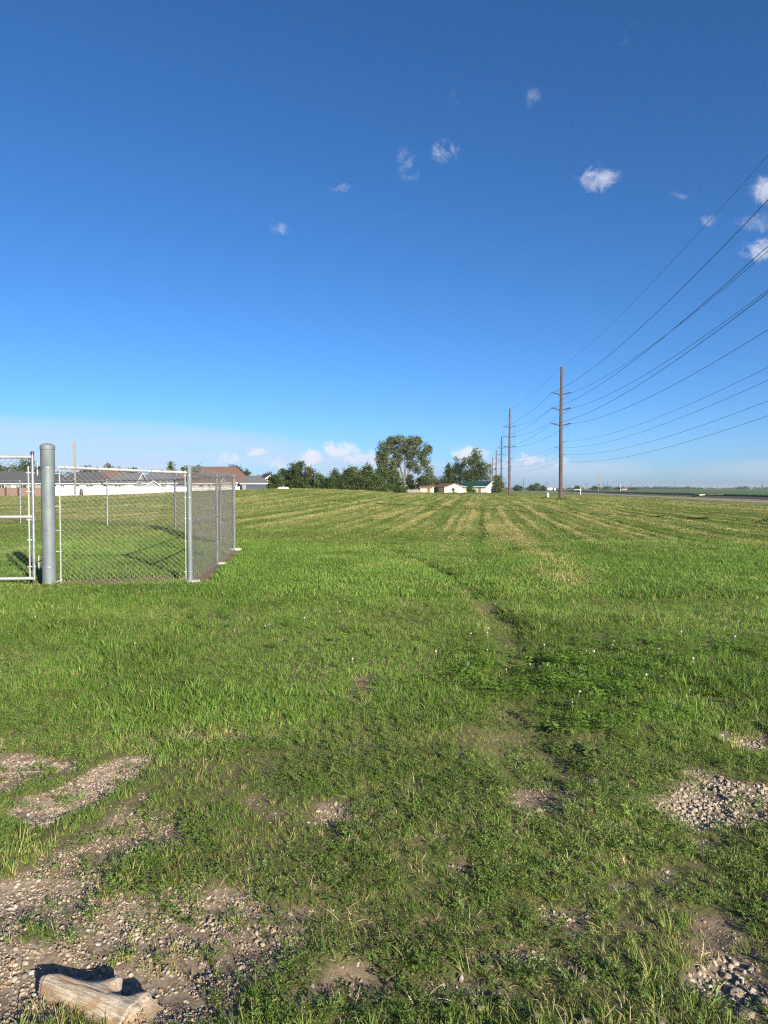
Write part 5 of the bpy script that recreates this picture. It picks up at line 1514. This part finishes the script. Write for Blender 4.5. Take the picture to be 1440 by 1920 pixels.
# ------------------------------------------------------------------ the weathered log
def log_mesh():
    A_ = np.array(px_ground(90, 1842)); B_ = np.array(px_ground(254, 1906))
    ax = B_ - A_; L = np.hypot(*ax); ax = ax / L; sd = np.array([-ax[1], ax[0]])        # sd points away from the viewer
    nt, na = 90, 56; V = []; Fc = []
    for i in range(nt + 1):
        f = i / nt
        r0 = .042 * (1 - .10 * math.cos(f * 3)) * (1 if .03 < f < .97 else .90)
        for j in range(na):
            a = 2 * math.pi * j / na                     # 0 = away from viewer, pi/2 = up
            r_ = r0 * (1 + .10 * math.cos(a * 2 + 1) + .06 * math.cos(3 * a + f * 2))
            r_ += .0040 * (float(vnoise(a * 5.1, f * 3.0, 5)) - .5) + .0022 * (float(vnoise(a * 17, f * 6, 6)) - .5) + .006 * (float(vnoise(a * 2, f * 9, 8)) - .5)
            def bump(fc, ac, wf, wa, h):
                da = math.atan2(math.sin(a - ac), math.cos(a - ac)); return h * math.exp(-((f - fc) / (wf * 2.1 if f < fc else wf * .7)) ** 2 - (da / wa) ** 2)
            r_ += bump(.64, .45, .08, .6, .034) + bump(.63, .4, .04, .35, .012)        # broken branch stub
            r_ += bump(.97, .35, .07, .55, .034)                                           # second stub at the end
            r_ -= bump(.80, .45, .07, .5, .012) + bump(.30, .4, .12, .4, .004)
            # split in the upper face
            r_ -= .006 * math.exp(-((a - 1.75 + .4 * (f - .4)) / .05) ** 2) * (1 if .08 < f < .72 else 0)
            r_ -= .004 * math.exp(-((a - 2.5 - .3 * (f - .4)) / .045) ** 2) * (1 if .2 < f < .9 else 0)
            e = 0.0
            if i == 0: e = -.012 * float(vnoise(a * 3, 1, 9))
            if i == nt: e = .03 * float(vnoise(a * 2.4, 2, 10)) - .02 * math.cos(a - 2.6)
            p = A_ + ax * (f * L + e) + sd * math.cos(a) * r_
            V.append((p[0] - A_[0], p[1] - A_[1], .019 + .006 * math.sin(f * 5) + math.sin(a) * r_))
    for i in range(nt):
        for j in range(na):
            j2 = (j + 1) % na; Fc.append((i * na + j, i * na + j2, (i + 1) * na + j2, (i + 1) * na + j))
    n = len(V); V.append((ax[0] * .012, ax[1] * .012, .036)); V.append((ax[0] * (L - .012), ax[1] * (L - .012), .036))
    for j in range(na):
        j2 = (j + 1) % na; Fc.append((j2, j, n)); Fc.append((nt * na + j, nt * na + j2, n + 1))
    return A_, ax, V, Fc


def log_mat(ax):
    m, t = new_mat('weathered driftwood')
    co = t.node('ShaderNodeTexCoord').outputs['Object']
    co = t.node('ShaderNodeMapping', {0: co, 2: (0, 0, -math.atan2(ax[1], ax[0]))}, vector_type='POINT').outputs[0]
    gr = t.node('ShaderNodeMapping', {0: co, 3: (7, 110, 110)}).outputs[0]
    n1_ = t.noise(gr, 1.6, 7, .65, .5); n2_ = t.noise(gr, 5.0, 5, .6, .3)
    pt = t.noise(t.node('ShaderNodeMapping', {0: co, 3: (8, 22, 22)}).outputs[0], 1.1, 4, .6, .8)
    col = t.mix(t.ss(n1_, .32, .68), (.25, .195, .135, 1), (.50, .425, .325, 1))
    col = t.mix(t.ss(pt, .48, .60, 0, .75), col, t.mix(n2_, (.21, .125, .068, 1), (.38, .25, .145, 1)))
    col = t.mix(t.ss(pt, .44, .30, 0, .6), col, (.40, .37, .32, 1))
    col = t.mix(t.ss(n2_, .63, .69, 0, .8), col, (.06, .042, .03, 1))
    b = t.node('ShaderNodeBump', {'Strength': .9, 'Distance': .004, 'Height': t.m('ADD', n1_, t.m('MULTIPLY', n2_, .8))})
    p = t.node('ShaderNodeBsdfPrincipled', {'Base Color': col, 'Roughness': .85, 'Specular IOR Level': .25, 'Normal': b.outputs[0]})
    t.node('ShaderNodeOutputMaterial', {0: p.outputs[0]}); return m


A_, ax_, V_, F_ = log_mesh()
lg = link('log', make_mesh('log', V_, F_, log_mat(ax_), True)); lg.location = (A_[0], A_[1], gz(A_[0], A_[1], True) + .004)
tag(lg, 'short weathered grey brown log with a broken branch stub on the gravel', 'log')

# ------------------------------------------------------------------ the air itself
hm = bpy.data.materials.new('thin summer haze'); hm.use_nodes = True; h_ = NT(hm.node_tree)
pv = h_.node('ShaderNodeVolumePrincipled', {'Color': (.80, .88, 1.0, 1), 'Density': HAZE, 'Anisotropy': .2})
h_.node('ShaderNodeOutputMaterial', {'Volume': pv.outputs[0]})
hb = MB().box(-6200, 6200, -700, 9200, -2.0, 24.0).build('haze', hm)
tag(hb, 'thin bluish summer haze over the far fields', 'haze', kind='stuff')
